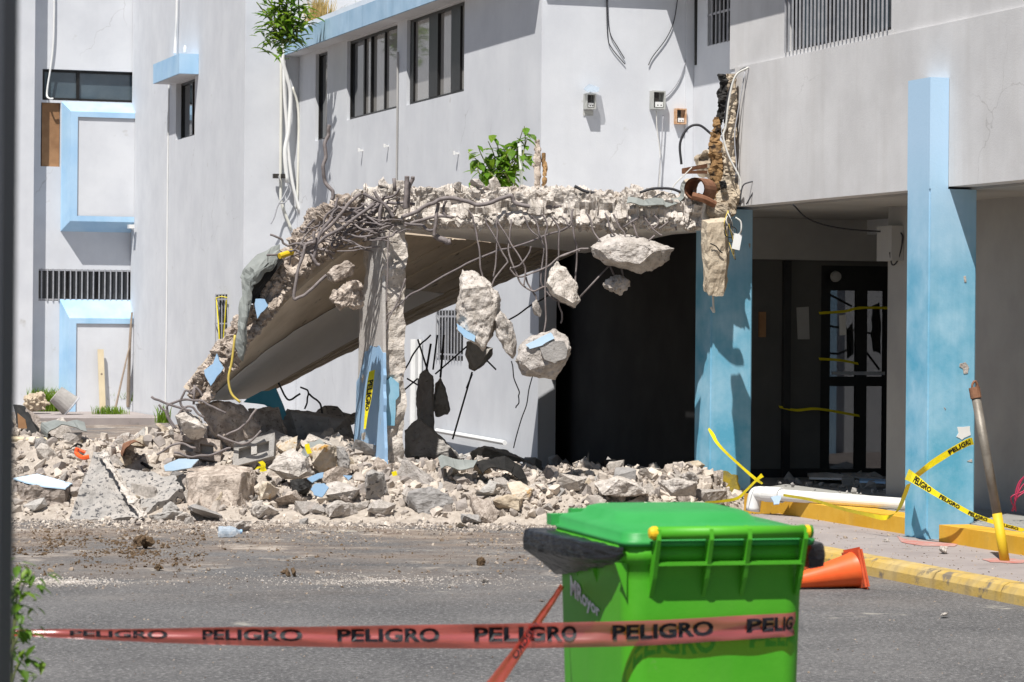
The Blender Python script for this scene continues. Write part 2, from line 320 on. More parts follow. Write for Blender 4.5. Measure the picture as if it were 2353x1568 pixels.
def asphalt():
    m = bpy.data.materials.new('dusty_asphalt'); m.use_nodes = True; n = m.node_tree; L = n.links.new; b = n.nodes['Principled BSDF']
    b.inputs['Roughness'].default_value = .92; b.inputs['Specular IOR Level'].default_value = .25
    tc = n.nodes.new('ShaderNodeTexCoord'); rot = n.nodes.new('ShaderNodeMapping'); rot.inputs['Rotation'].default_value = (0, 0, TH)
    L(tc.outputs['Object'], rot.inputs[0]); co = rot.outputs[0]               # y = distance along the lot
    def tex(sc, det=6, stretch=None, rg=.65):
        t = n.nodes.new('ShaderNodeTexNoise'); t.inputs['Scale'].default_value = sc; t.inputs['Detail'].default_value = det; t.inputs['Roughness'].default_value = rg
        v = co
        if stretch:
            mp = n.nodes.new('ShaderNodeMapping'); mp.inputs['Scale'].default_value = stretch; L(co, mp.inputs[0]); v = mp.outputs[0]
        L(v, t.inputs['Vector']); return t.outputs['Fac']
    def ramp(fac, a, bb, ca, cb):
        r = n.nodes.new('ShaderNodeValToRGB'); r.color_ramp.elements[0].position = a; r.color_ramp.elements[1].position = bb
        r.color_ramp.elements[0].color = (*ca, 1); r.color_ramp.elements[1].color = (*cb, 1); L(fac, r.inputs[0]); return r.outputs[0]
    def mix(fac, a, bb):
        x = n.nodes.new('ShaderNodeMix'); x.data_type = 'RGBA'; L(fac, x.inputs[0]); L(a, x.inputs[6])
        if isinstance(bb, tuple): x.inputs[7].default_value = (*bb, 1)
        else: L(bb, x.inputs[7])
        return x.outputs[2]
    def ma(op, a, bb):
        x = n.nodes.new('ShaderNodeMath'); x.operation = op; x.use_clamp = op != 'SUBTRACT' or True
        for i, q in enumerate((a, bb)):
            if isinstance(q, float): x.inputs[i].default_value = q
            else: L(q, x.inputs[i])
        return x.outputs[0]
    col = ramp(tex(.55, 9, None, .7), .36, .64, (.085, .083, .084), (.145, .14, .138))
    col = mix(ramp(tex(34, 5, None, .85), .52, .62, (0, 0, 0), (.9, .9, .9)), col, (.31, .305, .30))
    col = mix(ramp(tex(45, 5, None, .85), .52, .62, (0, 0, 0), (.9, .9, .9)), col, (.035, .035, .038))
    sx = n.nodes.new('ShaderNodeSeparateXYZ'); L(co, sx.inputs[0])
    mr = n.nodes.new('ShaderNodeMapRange'); mr.inputs['From Min'].default_value = 18.0; mr.inputs['From Max'].default_value = 25.6; L(sx.outputs[1], mr.inputs[0])
    d = ma('MULTIPLY', mr.outputs[0], ramp(tex(1.1, 9, (.8, 1.3, 1), .7), .40, .60, (.05, .05, .05), (1, 1, 1)))
    col = mix(ma('MULTIPLY', d, 1.0), col, ramp(tex(2.6, 9, (.8, 1.3, 1), .75), .38, .62, (.15, .10, .07), (.33, .275, .225)))
    pal = ma('MULTIPLY', mr.outputs[0], ramp(tex(1.5, 10, (1, 1.1, 1), .75), .56, .63, (0, 0, 0), (1, 1, 1)))
    col = mix(pal, col, (.48, .42, .36))
    pr = n.nodes.new('ShaderNodeMapRange'); pr.inputs['From Min'].default_value = 13.; pr.inputs['From Max'].default_value = 20.; L(sx.outputs[1], pr.inputs[0])
    col = mix(ma('MULTIPLY', pr.outputs[0], ramp(tex(1.0, 10, (.9, 1.1, 1), .7), .63, .68, (0, 0, 0), (.8, .8, .8))), col, (.45, .42, .36))
    L(col, b.inputs['Base Color'])
    bp = n.nodes.new('ShaderNodeBump'); bp.inputs['Strength'].default_value = .45; bp.inputs['Distance'].default_value = .01
    L(tex(70, 4, None, .8), bp.inputs['Height']); L(bp.outputs[0], b.inputs['Normal']); return m
M['asphalt'] = asphalt()
def pillarmat():
    m = mk('pillar_blue_paint', (.105, .385, .56), (.34, .58, .73), 2.0, .75, .08, 50, c3=(.44, .54, .52), t3=.70, s3=10, streak=.6, cs=(.08, .33, .47)); n = m.node_tree; L = n.links.new
    b = n.nodes['Principled BSDF']; src = b.inputs['Base Color'].links[0].from_socket
    tc = n.nodes.new('ShaderNodeTexCoord'); sx = n.nodes.new('ShaderNodeSeparateXYZ'); L(tc.outputs['Object'], sx.inputs[0])
    mr = n.nodes.new('ShaderNodeMapRange'); mr.inputs['From Min'].default_value = 1.9; mr.inputs['From Max'].default_value = 3.2; L(sx.outputs[2], mr.inputs[0])
    x = n.nodes.new('ShaderNodeMix'); x.data_type = 'RGBA'; x.inputs[7].default_value = (.44, .62, .80, 1); L(mr.outputs[0], x.inputs[0]); L(src, x.inputs[6]); L(x.outputs[2], b.inputs['Base Color']); return m
M['pillar_blue'] = pillarmat()
# ================================================================== the setting
GZ = -.12
def sheet(x0, x1, y0, y1, z): return [(x0, y0, z), (x1, y0, z), (x1, y1, z), (x0, y1, z)], [(0, 1, 2, 3)]
mesh('asphalt_ground', sheet(-700, 700, -700, 700, GZ), M['asphalt'], kind='structure')
mesh('pavement', bx(9.2, 10.9, 9, 23.6, GZ-.05, 0), M['walk'], kind='structure')
# rounded yellow kerb, in lengths
kr = root('kerb', 'x', 'x', (9.1, 16, GZ)); 
for k in ('label', 'category'): del kr[k]
kr['kind'] = 'structure'
yy = 9.0; rk = random.Random(4)
while yy < 22.6:
    ln = .98; y0, y1 = yy+.006, yy+ln-.006; x0, x1 = 9.02+rk.uniform(-.006, .006), 9.195
    prof = [(x0, GZ-.05), (x0+.005, -.055), (x0+.03, -.012), (x0+.07, .006), (x1, .006), (x1, GZ-.05)]
    V = [(a, y, b) for y in (y0, y1) for a, b in prof]; n = len(prof)
    mesh('kerb_stone', (V, [(i, (i+1) % n, n+(i+1) % n, n+i) for i in range(n)]+[tuple(range(n))[::-1], tuple(range(n, 2*n))]), M['kerb'], kr)
    yy += ln
XSL = (onz(0, 1897, 1198).x+onz(0, 2081, 1228).x)/2; XSR = (onz(0, 2353, 1277).x+onz(0, 2157, 1245).x)/2; YSR = onz(0, 2157, 1245).y
mesh('porch_floor', join(bx(10.70, 16, YSR, 27.2, -.1, .128), bx(XSR+.26, 16, 9, YSR, -.1, .13)), M['tile'], kind='structure')
st = root('porch_step', 'x', 'x', (10.5, 19, 0)); 
for k in ('label', 'category'): del st[k]
st['kind'] = 'structure'
for a, b, c, d in ((XSL, 10.695, 20.92, 22.2), (XSL, 10.695, 22.21, 24.4), (XSR, XSR+.26, 17.6, YSR), (XSR, XSR+.26, 15.4, 17.59), (XSR, XSR+.26, 12, 15.39)):
    mesh('step_stone', bx(a, b, c, d, -.05, .134), M['step'], st)
gr = random.Random(5)
ribs = []
for i in range(26):
    x = XSR+.29+i*.062; ribs.append(bx(x, x+.03, 12, YSR-.05, .13, .137))
for i in range(14):
    x = 10.74+i*.062; ribs.append(bx(x, x+.03, YSR+.02, 23.8, .128, .135))
mesh('tile_ribs', join(*ribs), M['tile'], kind='structure')
mesh('far_pavement', bx(6.0, 10.0, 49.0, 52.74, GZ-.05, .0), M['walk'], kind='structure')
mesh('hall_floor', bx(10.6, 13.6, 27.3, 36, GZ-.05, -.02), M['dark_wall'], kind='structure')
mesh('courtyard_ground', sheet(13.7, 30, 27.4, 60, -.1), M['walk'], kind='structure')
# ================================================================== buildings
def win(parent, axis, pos, s0, s1, z0, z1, inset=.10, fr=.05, mull=(), pane='glass', panes=None, frm='frame', name='window', rails=()):
    """A window: the frame is the part, its panes are sub-parts."""
    a = pos+inset; bars = [pbox(axis, a, a+.06, s0, s0+fr, z0, z1), pbox(axis, a, a+.06, s1-fr, s1, z0, z1),
                           pbox(axis, a, a+.06, s0+fr, s1-fr, z0, z0+fr), pbox(axis, a, a+.06, s0+fr, s1-fr, z1-fr, z1)]
    cuts = [s0+fr]
    for m, wd in mull:
        q = s0+(s1-s0)*m; bars.append(pbox(axis, a-.012, a+.05, q-wd/2, q+wd/2, z0+fr, z1-fr)); cuts += [q-wd/2, q+wd/2]
    cuts.append(s1-fr)
    for m in rails:
        q = z0+(z1-z0)*m; bars.append(pbox(axis, a+.004, a+.045, s0+fr, s1-fr, q-.02, q+.02))
    f = mesh(name, join(*bars), M[frm], parent)
    for i in range(0, len(cuts), 2):
        off = .02+.006*(i % 4)
        mesh('pane', pbox(axis, a+off, a+off+.008, cuts[i], cuts[i+1], z0+fr, z1-fr), M[(panes[i//2] if panes else pane)], f)
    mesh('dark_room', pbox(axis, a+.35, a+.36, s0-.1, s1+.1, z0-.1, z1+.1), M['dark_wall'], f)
    return f
def barred(parent, axis, pos, s0, s1, z0, z1, n, inset=.12, bw=.016, back='glass_d', rails=(.12, .88), out=-.02):
    f = win(parent, axis, pos, s0, s1, z0, z1, inset, .04, ((.33, .035), (.66, .035)), back, name='barred_window')
    for i in range(n):
        q = s0+(s1-s0)*(i+.5)/n; mesh('bar', pbox(axis, pos+out, pos+out+bw, q-bw/2, q+bw/2, z0-.01, z1+.01), M['bar'], f)
    for r in rails:
        q = z0+(z1-z0)*r; mesh('rail', pbox(axis, pos+out+bw, pos+out+bw*1.7, s0, s1, q-.012, q+.012), M['bar'], f)
    return f
# ---- tower at the far left
XT, YF, YG = 10.015, 43.4, 52.75
tw = root('tower_building', 'tall pale grey building with blue framed panels at the far left', 'building', (10, 50, 0))
sy = lambda u, v=400: onx(XT, u, v).y
tz = lambda u, v: onx(XT, u, v).z
hw = (sy(446), sy(403), tz(425, 317), tz(425, 185))
nb = (sy(522, 700), sy(494, 700), tz(508, 900), tz(508, 677))
mesh('wall', wall('x', XT, YF+.004, YG-.02, -.15, 9.5, [hw, nb], .25), M['plaster'], tw)
mesh('wall', wall('y', YF, XT+.004, 17, -.15, 9.5, [], .25), M['plaster'], tw)
win(tw, 'x', XT, *hw, inset=.09, fr=.045, mull=((.36, .05),), panes=['wood', 'glass_d'])
f = barred(tw, 'x', XT, *nb, 4, inset=.08, rails=(.35, .7, .95))
XH = XT-.33
hy0, hy1 = onx(XH, 412, 150).y, onx(XH, 352, 150).y
hz0, hz1 = onx(XH, 412, 169).z, onx(XH, 412, 123).z
mesh('window_hood', bx(XH, XT-.002, hy0, hy1, hz0, hz1), M['blue'], tw)
mesh('soffit', bx(XH+.02, XT-.002, hy0+.02, hy1-.02, hz0-.006, hz0-.002), M['plaster'], tw)
# back wall with glass strip, framed panels, barred strip
gx = lambda u, v=500: ony(YG, u, v).x
gz = lambda u, v: ony(YG, u, v).z
h1 = (gx(95), XT+.3, gz(200, 233), gz(200, 162)); h2 = (gx(90), XT+.3, gz(190, 692), gz(190, 620)); h3 = (gx(94, 300), gx(139, 300), gz(115, 383), gz(115, 236))
mesh('wall', wall('y', YG, 5.0, XT+.25, -.15, 9.5, [h1, h2, h3], .25), M['plaster'], tw)
win(tw, 'y', YG, *h1, inset=.08, fr=.05, mull=((.34, .06),), pane='glass_b')
barred(tw, 'y', YG, h2[0], XT, h2[2], h2[3], 16, inset=.16, bw=.02, rails=(.04, .97))
mesh('plywood_panel', bx(h3[0]+.03, h3[1]-.01, YG+.07, YG+.09, h3[2], h3[3]), M['wood'], tw)
mesh('panel_recess', bx(h3[0], h3[1], YG+.12, YG+.2, h3[2], h3[3]), M['dark_wall'], tw)
def surround(x0, z0, z1, xi, zi0, zi1, d=.34):
    """Chamfered blue surround: outer edge on the wall, inner lip proud of it."""
    x1 = XT-.002
    xo, zo0, zo1 = xi-.13, zi0-.10, zi1+.10
    V = [(x0, YG-.002, z1), (x1, YG-.002, z1), (x1, YG-d, zo1), (xo, YG-d, zo1), (x0, YG-.002, z0), (xo, YG-d, zo0), (x1, YG-.002, z0), (x1, YG-d, zo0),
         (xi, YG-d, zi1), (x1, YG-d, zi1), (xi, YG-d, zi0), (x1, YG-d, zi0)]
    Fc = [(0, 1, 2, 3), (0, 3, 5, 4), (3, 2, 9, 8), (3, 8, 10, 5), (4, 5, 7, 6), (5, 10, 11, 7)]
    s = mesh('panel_surround', (V, Fc), M['blue'], tw)
    mesh('panel', bx(xi-.005, x1, YG-d+.03, YG-.004, max(zi0-.005, -.1), zi1+.005), M['plaster'], s)
D = .34
ix = lambda u, v: ony(YG-D, u, v)
surround(gx(140, 400), gz(200, 533), gz(200, 236), ix(178, 400).x, ix(220, 497).z, ix(220, 270).z)
surround(gx(136, 800), -.6, gz(200, 689), ix(175, 800).x, -.4, ix(220, 744).z)
px0, px1 = gx(20), gx(75)+.1
mesh('pilaster', bx(px0-1.5, ony(YG-.32, 76, 600).x, YG-.32, YG-.003, -.12, 9.5), M['plaster'], tw)
mesh('water_pipe', tube([ony(YG-.05, 110, 908)+Vector((0, 0, 0)), ony(YG-.05, 160, 906), ony(YG-.05, 230, 911), ony(YG-.05, 296, 912)], .02, 8), M['conduit'], tw)
mesh('water_pipe', tube([ony(YG-.05, 110, 903), ony(YG-.05, 160, 900), ony(YG-.05, 230, 905), ony(YG-.05, 296, 906)], .016, 8), M['stick'], tw)
# conduits and small fittings
mesh('conduit', tube([onx(XT-.05, 407, -60), onx(XT-.05, 406, 40), onx(XT-.06, 403, 95), onx(XT-.1, 402, 124)], .022, 8), M['pvc'], tw)
mesh('cable', tube([onx(XT-.015, 388, 192), onx(XT-.015, 385, 420), onx(XT-.015, 383, 700), onx(XT-.015, 380, 925)], .013, 6), M['pvc'], tw)
mesh('cable', tube([ony(YG-.04, 125, -60), ony(YG-.05, 124, 60), ony(YG-.04, 120, 130), ony(YG-.03, 108, 210), ony(YG-.1, 112, 226), ony(YG-.1, 122, 227)], .018, 6), M['pvc'], tw)
cb = mesh('wall_camera', obox(onx(XT-.1, 301, 521), (.05, 0, 0), (0, .09, 0), (0, 0, .035)), M['pvc'], tw); mesh('camera_arm', tube([onx(XT-.1, 302, 524), onx(XT, 305, 528)], .015, 6, 0), M['pvc'], tw)
mesh('insulator', lathe([(.0, .12), (.02, .11), (.03, .06), (.03, 0)], 10, onx(XH+.2, 425, 121)), M['pvc'], tw)
# ---- window wing
XW, Y1 = 10.88, 31.69
wg = root('office_wing', 'pale grey two storey wing with dark windows under a blue roof band', 'building', (11.5, 38, 0))
wy = lambda u, v=200: onx(XW, u, v).y
ZS, ZTOP = 4.665, 5.83
ws = [(wy(752), wy(725), 4.47, 5.80), (wy(912), wy(797), ZS, ZTOP), (wy(1066), wy(934), ZS, ZTOP), (wy(1064, 800), wy(1001, 800), 1.21, 1.86)]
mesh('wall', wall('x', XW, Y1+.02, YF-.02, -.15, 6.35, ws, .22), M['plaster'], wg)
win(wg, 'x', XW, *ws[0], inset=.05, fr=.03, mull=((.18, .03),), pane='glass_d')
win(wg, 'x', XW, *ws[1], inset=.05, fr=.04, mull=((.29, .035), (.56, .035), (.70, .06)), panes=['glass', 'glass', 'glass', 'glass_d'])
win(wg, 'x', XW, *ws[2], inset=.05, fr=.04, mull=((.19, .40), (.57, .40), (.955, .16)), panes=['glass', 'glass', 'glass', 'glass_d'])
barred(wg, 'x', XW, *ws[3], 9, inset=.06, bw=.014)
mesh('wall', wall('y', Y1, XW+.001, 12.85, 2.65, 7.2, [], .22), M['plaster'], wg)
XB = XW-.27
zb0, zb1 = onx(XB, 797, 83).z, onx(XB, 700, 76).z
zb0 = onx(XB, 655, 126).z; zb1 = zb0+.30
nseg = 5; ye = YF-.004; ys = Y1-.06
bl = (ye-ys)/nseg
for i in range(nseg):
    a, b = ys+i*bl+.004, ys+(i+1)*bl-.004
    mesh('roof_band', bx(XB, XW-.003, a, b, zb0, zb1+.004*(i % 2)), M['blue_band'], wg)
mesh('roof', bx(XW, 13.5, Y1+.2, YF-.01, 6.1, 6.25), M['plaster'], wg)
mesh('roof_edge', bx(XW-.001, 12.85, Y1-.085, Y1-.002, 5.66, 6.2), M['plaster'], wg)
mesh('soffit', bx(XB+.02, XW-.003, ys+.01, ye-.01, zb0-.008, zb0-.003), M['plaster'], wg)
mesh('wall_conduit', tube([onx(XW-.02, 914, 120), onx(XW-.02, 913, 250), onx(XW-.02, 911, 440)], .014, 8), M['shade_plaster'], wg)
mesh('pilaster', bx(12.70, 12.83, Y1-.03, Y1-.002, 2.9, 7), M['plaster'], wg)
for u, v in ((834, 372 - 26), (893, 363 - 27), (1054, 353)):
    p = onx(XW, u, v); mesh('wall_hook', join(bx(p.x-.07, p.x, p.y-.012, p.y+.012, p.z-.01, p.z+.012), bx(p.x-.075, p.x-.05, p.y-.015, p.y+.015, p.z-.02, p.z+.03)), M['pvc'], wg)
# lower lit wall fittings
mesh('rain_pipe', tube([onx(XW-.08, 952, 780), onx(XW-.08, 950, 1000)], .055, 10, 0), M['pvc'], wg)
mesh('rain_pipe', tube([onx(XW-.05, 965, 780), onx(XW-.05, 964, 1000)], .03, 10, 0), M['pvc'], wg)
mesh('skirting_pipe', tube([onx(XW-.08, 1003, 990), onx(XW-.08, 1160, 1018)], .03, 8, 0), M['pvc'], wg)
# ---- entrance block at the right
en = root('entrance_building', 'weathered grey entrance block with deep fascia and barred upper windows', 'building', (12.5, 20, 0))
XF, ZF0, ZF1, YE = 10.486, 2.82, 4.135, 24.9
mesh('fascia', bx(XF, XF+.2, 9, YE, ZF0, ZF1), M['fascia'], en)
XU = XF+.03
uh = (onx(XU, 2048, 60).y, onx(XU, 1806, 60).y, 4.185, 5.6)
mesh('wall', wall('x', XU, 9, YE+.2, ZF1+.001, 8, [uh], .2), M['fascia'], en)
barred(en, 'x', XU, *uh, 27, inset=.07, bw=.013, back='glass_d', rails=(.62,), out=-.03)
mesh('window_sill', bx(XU-.008, XU-.002, uh[0]-.05, uh[1]+.05, ZF1+.002, 4.18), M['fascia'], en)
rh = (onx(12.8, 1690, 50).y, onx(12.8, 1627, 50).y, onx(12.8, 1650, 100).z, 6.2)
mesh('wall', wall('x', 12.8, YE+.2, Y1-.04, 2.65, 7.2, [rh], .2), M['plaster'], en)
barred(en, 'x', 12.8, *rh, 7, inset=.06, rails=(.3,), out=-.03)
mesh('wall', bx(XU+.01, 12.79, YE, YE+.19, 2.95, 8), M['plaster'], en)
mesh('eave', bx(XU-.25, XU-.002, 23.4, YE+.2, 5.22, 5.5), M['fascia'], en)
mesh('eave', bx(12.36, 12.798, YE+.21, Y1-.1, 5.72, 6.0), M['fascia'], en)
mesh('drain_pipe', tube([ony(Y1-.1, 1601, -40), ony(Y1-.1, 1601, 150)], .03, 8, 0), M['frame'], en)
mesh('roof', bx(XU+.2, 14.5, 9, YE-.05, 7.8, 7.95), M['plaster'], en)
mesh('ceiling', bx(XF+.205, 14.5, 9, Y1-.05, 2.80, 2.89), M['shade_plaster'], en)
mesh('terrace', bx(XF+.02, 12.78, YE+.22, Y1-.03, 2.892, 2.93), M['concrete_g'], en)
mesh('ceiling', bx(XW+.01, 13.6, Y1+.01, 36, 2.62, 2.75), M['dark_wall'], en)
XL = 11.6
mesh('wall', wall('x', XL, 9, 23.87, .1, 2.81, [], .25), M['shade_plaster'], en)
YD = 27.0
dx0, dx1 = ony(YD, 1886, 800).x, 13.6
dz = ony(YD, 1950, 600).z
dp_x = lambda u: ony(YD, u, 800).x
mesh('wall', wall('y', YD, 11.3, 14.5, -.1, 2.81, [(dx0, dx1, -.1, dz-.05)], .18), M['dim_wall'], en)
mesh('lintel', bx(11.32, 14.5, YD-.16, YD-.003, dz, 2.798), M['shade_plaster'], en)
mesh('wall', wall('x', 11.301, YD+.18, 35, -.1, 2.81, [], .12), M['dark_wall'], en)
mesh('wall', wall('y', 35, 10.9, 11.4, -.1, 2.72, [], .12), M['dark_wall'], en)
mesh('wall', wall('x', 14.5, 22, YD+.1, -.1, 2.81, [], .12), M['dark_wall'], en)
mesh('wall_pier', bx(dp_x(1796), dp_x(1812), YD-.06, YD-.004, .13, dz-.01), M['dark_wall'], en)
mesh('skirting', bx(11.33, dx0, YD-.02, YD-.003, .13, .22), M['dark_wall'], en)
mesh('meter_panel', bx(dp_x(1742), dp_x(1757), YD-.03, YD-.004, ony(YD, 1750, 775).z, ony(YD, 1750, 717).z), M['wood'], en)
mesh('beam_end', bx(XL-.12, XL-.002, 23.55, 23.86, 2.30, 2.62), M['shade_plaster'], en)
# entrance doors: frame with panes you can see through, papers and tape
def dp(u, v): return ony(YD, u, v)
dr = mesh('door_frame', join(*[bx(dp(a, 800).x, dp(b, 800).x, YD+.05, YD+.1, .13, dz-.06) for a, b in ((1886, 1912), (1972, 1997), (2036, 2060))],
          *[bx(dx0, dx1, YD+.04, YD+.11, dp(1950, b).z, dp(1950, a).z) for a, b in ((600, 668), (866, 888), (1078, 1100))]), M['frame'], en)
for a, b in ((1912, 1972), (1997, 2036)):
    for c, d in ((668, 866), (888, 1078)):
        mesh('pane', bx(dp(a, 800).x, dp(b, 800).x, YD+.07, YD+.078, dp(1950, d).z, dp(1950, c).z), M['pane'], dr)
mesh('notice', plate([dp(1830, 707), dp(1858, 705), dp(1860, 780), dp(1833, 780)], (0, -1, 0), .004), M['shade_plaster'], en)
mesh('notice', plate([dp(1928, 725), dp(1944, 724), dp(1944, 770), dp(1929, 771)], (0, -1, 0), .004), M['soffit_paint'], en)
for pts in (((1882, 720), (1940, 716), (1975, 708), (2042, 708)), ((1882, 825), (1930, 828), (1972, 836)), ((1790, 935), (1830, 943), (1880, 940), (1975, 956))):
    P = [ony(YD-.05-.02*i, u, v) for i, (u, v) in enumerate(pts)]
    V = [p for q in smooth_path(P, 4) for p in (q+Vector((0, .012, .013)), q-Vector((0, .012, .013)))]
    mesh('door_tape', (V, [(2*i, 2*i+1, 2*i+3, 2*i+2) for i in range(len(V)//2-1)]), M['ytape'], en)
for k, pts in enumerate((((1958, 760), (1972, 740), (1974, 812), (1960, 822)), ((2020, 700), (2036, 690), (2038, 812), (2022, 806), (2016, 770)), ((1985, 720), (1998, 760), (2000, 840), (1990, 838)), ((1912, 700), (1922, 735), (1914, 742)))):
    mesh('torn_curtain', plate(rag([dp(u, v)+Vector((0, .13+.02*k, 0)) for u, v in pts], 4, .02, k), (0, 1, 0), .012), M['black'], dr)
for k, pts in enumerate((((1912, 672), (1972, 704)), ((1912, 748), (2036, 770)), ((1915, 810), (1940, 814), (1970, 800)), ((1998, 800), (2036, 850)))):
    mesh('loose_bar', tube([dp(u, v)+Vector((0, .16, 0)) for u, v in pts], .012, 6, 2), M['black'], dr)
mesh('push_bar', bx(dp(1914, 800).x, dp(2034, 800).x, YD-.0, YD+.03, dp(1950, 862).z, dp(1950, 854).z), M['bar'], dr)
mesh('transom_lamp', lathe([(0, 0), (.05, .01), (.06, .05), (.03, .09)], 14, dp(1915, 636)-Vector((0, .1, 0)), (0, 1, 0)), M['shade_plaster'], dr)
cw = root('courtyard_building', 'sunlit white wall with blue post seen through the entrance door', 'building', (16, 37, 0))
mesh('wall', wall('y', 37, 13.2, 24, -.1, 3.6, [(15.9, 16.5, 1.0, 1.5)], .2), M['plaster'], cw)
mesh('blue_post', bx(16.75, 17.05, 36.7, 36.99, -.1, 3.6), M['blue'], cw)
win(cw, 'y', 37, 15.9, 16.5, 1.0, 1.5, pane='glass_d')
# ================================================================== pillars
def pillar(label, y0, zt, zs, x0=10.316, wx=.425, wyy=.40):
    r = root('blue_pillar', label, 'pillar', (x0+wx/2, y0+wyy/2, 0), 'blue pillars of the porch')
    bm = bmesh.new()
    for p in ((a, b, c) for a in (x0, x0+wx) for b in (y0, y0+wyy) for c in (-.02, zs)): bm.verts.new(p)
    bmesh.ops.convex_hull(bm, input=bm.verts); bmesh.ops.dissolve_limit(bm, angle_limit=.01, verts=bm.verts, edges=bm.edges)
    bmesh.ops.bevel(bm, geom=[e for e in bm.edges if abs(e.verts[0].co.z-e.verts[1].co.z) > 1], offset=.012, segments=2, affect='EDGES')
    bm.verts.index_update(); vf = [v.co.copy() for v in bm.verts], [tuple(v.index for v in f.verts) for f in bm.faces]; bm.free()
    mesh('shaft', vf, M['pillar_blue'], r)
    if zt > zs: mesh('upper_shaft', bx(x0, XF-.004, y0, y0+wyy-.003, zs, zt), M['pillar_blue'], r)
    return r
pr_ = pillar('tall blue pillar rising over the fascia beside the leaning pole', 20.487, 3.69, 2.80)
pm = pillar('stained blue pillar with yellow blotch at its foot beside the rubble', onx(10.316, 1630, 1165).y, 2.80, 2.80)
YPR = 20.487; YPM = onx(10.316, 1630, 1165).y
def chip(r, Y, pts, mat, name='bare_patch', seed=0, amp=.006):
    P = rag([ony(Y-.001, u, v) for u, v in pts], 4, amp, seed)
    mesh(name, plate(P, (0, -1, 0), .003), M[mat], r)
chip(pr_, YPR, [(2205, 835), (2218, 833), (2226, 845), (2223, 857), (2214, 858), (2212, 848), (2203, 843)], 'concrete_w')
chip(pr_, YPR, [(2200, 982), (2228, 980), (2230, 1000), (2215, 1006), (2210, 1012), (2197, 1004), (2202, 995)], 'pvc', seed=3)
chip(pr_, YPR, [(2222, 1060), (2233, 1055), (2234, 1062)], 'concrete_w', seed=4); chip(pr_, YPR, [(2168, 935), (2174, 939), (2171, 943)], 'concrete_w', seed=5)
chip(pr_, YPR, [(2214, 635), (2219, 634), (2220, 648), (2216, 648)], 'concrete_w', seed=6)
M['blotch'] = mk('ochre_paint_blotch', (.50, .36, .03), (.26, .22, .07), 14, .8, .2, 60, c3=(.16, .32, .36), t3=.60, s3=26, streak=.5, cs=(.12, .10, .04))
chip(pm, YPM, [(1632, 1098), (1645, 1086), (1672, 1084), (1692, 1094), (1700, 1120), (1698, 1150), (1630, 1150)], 'blotch', 'paint_blotch', 2, .02)
chip(pm, YPM, [(1720, 560), (1724, 560), (1723, 572)], 'concrete_w', seed=8)
# ================================================================== broken canopy
cn = root('broken_canopy', 'half demolished concrete canopy slab sagging to the ground with bent rebar', 'canopy', (8.5, 27, 0))
def rough_beam(st, dep, amp, fs, n=30, k=9, seed=0, rows=None):
    """Sweep a rough rounded section along measured stations (u, v, half height px, depth)."""
    C = smooth_path([at(u, v, d) for u, v, h, d in st], k)
    Hh = smooth_path([Vector((h/FPX*d, 0, 0)) for u, v, h, d in st], k)
    V, Fc = [], []
    for i, p in enumerate(C):
        t = (C[min(i+1, len(C)-1)]-C[max(i-1, 0)]).normalized()
        up = t.cross(FWD).normalized()
        if up.z < 0 and abs(up.z) > .05: up = -up
        for j in range(n):
            q = 2*math.pi*j/n; c, s = math.cos(q), math.sin(q)
            c = math.copysign(abs(c)**.45, c); s = math.copysign(abs(s)**.45, s)
            x = p-FWD*(c*dep)+up*(s*Hh[i].x)
            o = (x-p).normalized()
            wv = x+Vector((fn(x, 5), fn(x+Vector((7, 0, 0)), 5), fn(x+Vector((0, 7, 0)), 5)))*.05
            x = x+o*amp*(fn(x+Vector((seed, 0, 0)), fs, 6)*.75+.4*fn(x+Vector((0, seed, 5)), fs*.35, 3)+.55*(noise.cell(wv*8.5+Vector((seed, 0, 0)))-.5)+.35*(noise.cell(wv*19+Vector((0, seed, 0)))-.5))
            V.append(x)
    for i in range(len(C)-1):
        for j in range(n): Fc.append((i*n+j, i*n+(j+1) % n, (i+1)*n+(j+1) % n, (i+1)*n+j))
    Fc += [tuple(range(n)), tuple(len(V)-1-j for j in range(n))]
    return V, Fc
ST_FLAT = [(1612, 491, 39, 26.55), (1560, 487, 42, 26.6), (1480, 481, 49, 26.7), (1400, 485, 46, 26.8), (1300, 479, 49, 26.9), (1200, 477, 46, 27.0), (1100, 479, 46, 27.15), (1000, 477, 49, 27.3), (930, 475, 53, 27.4), (890, 479, 56, 27.45), (840, 483, 56, 27.5)]
ST_FALL = [(860, 482, 46, 27.5), (800, 496, 48, 27.6), (750, 522, 54, 27.65), (705, 570, 46, 27.65), (655, 640, 34, 27.6), (610, 700, 30, 27.55), (560, 760, 32, 27.55), (510, 826, 32, 27.5), (475, 878, 32, 27.45), (452, 922, 26, 27.45)]
mesh('broken_edge', rough_beam(ST_FLAT, .16, .058, 9, 64, 34, 2), M['concrete_w'], cn)
mesh('broken_edge', rough_beam(ST_FALL, .14, .07, 8, 60, 26, 7), M['concrete'], cn)
# flat slab behind the broken edge
F0, B0, B1, F1 = at(862, 532, 27.8), at(1345, 576, 33), at(598, 915, 31.5), at(462, 922, 27.55)
zs = 2.60
poly = [Vector((F0.x+.05, F0.y, zs)), at(1612, 520, 26.55).xy.to_3d()+Vector((0, 0, zs)), Vector((10.5, 25.0, zs)), Vector((10.5, Y1-.1, zs)), Vector((B0.x, B0.y, zs-.08))]
poly[0] = poly[0]-FWD*.16; poly[1] = poly[1]-FWD*.02
mesh('slab', plate(poly, (0, 0, 1), .28), M['soffit_paint'], cn)
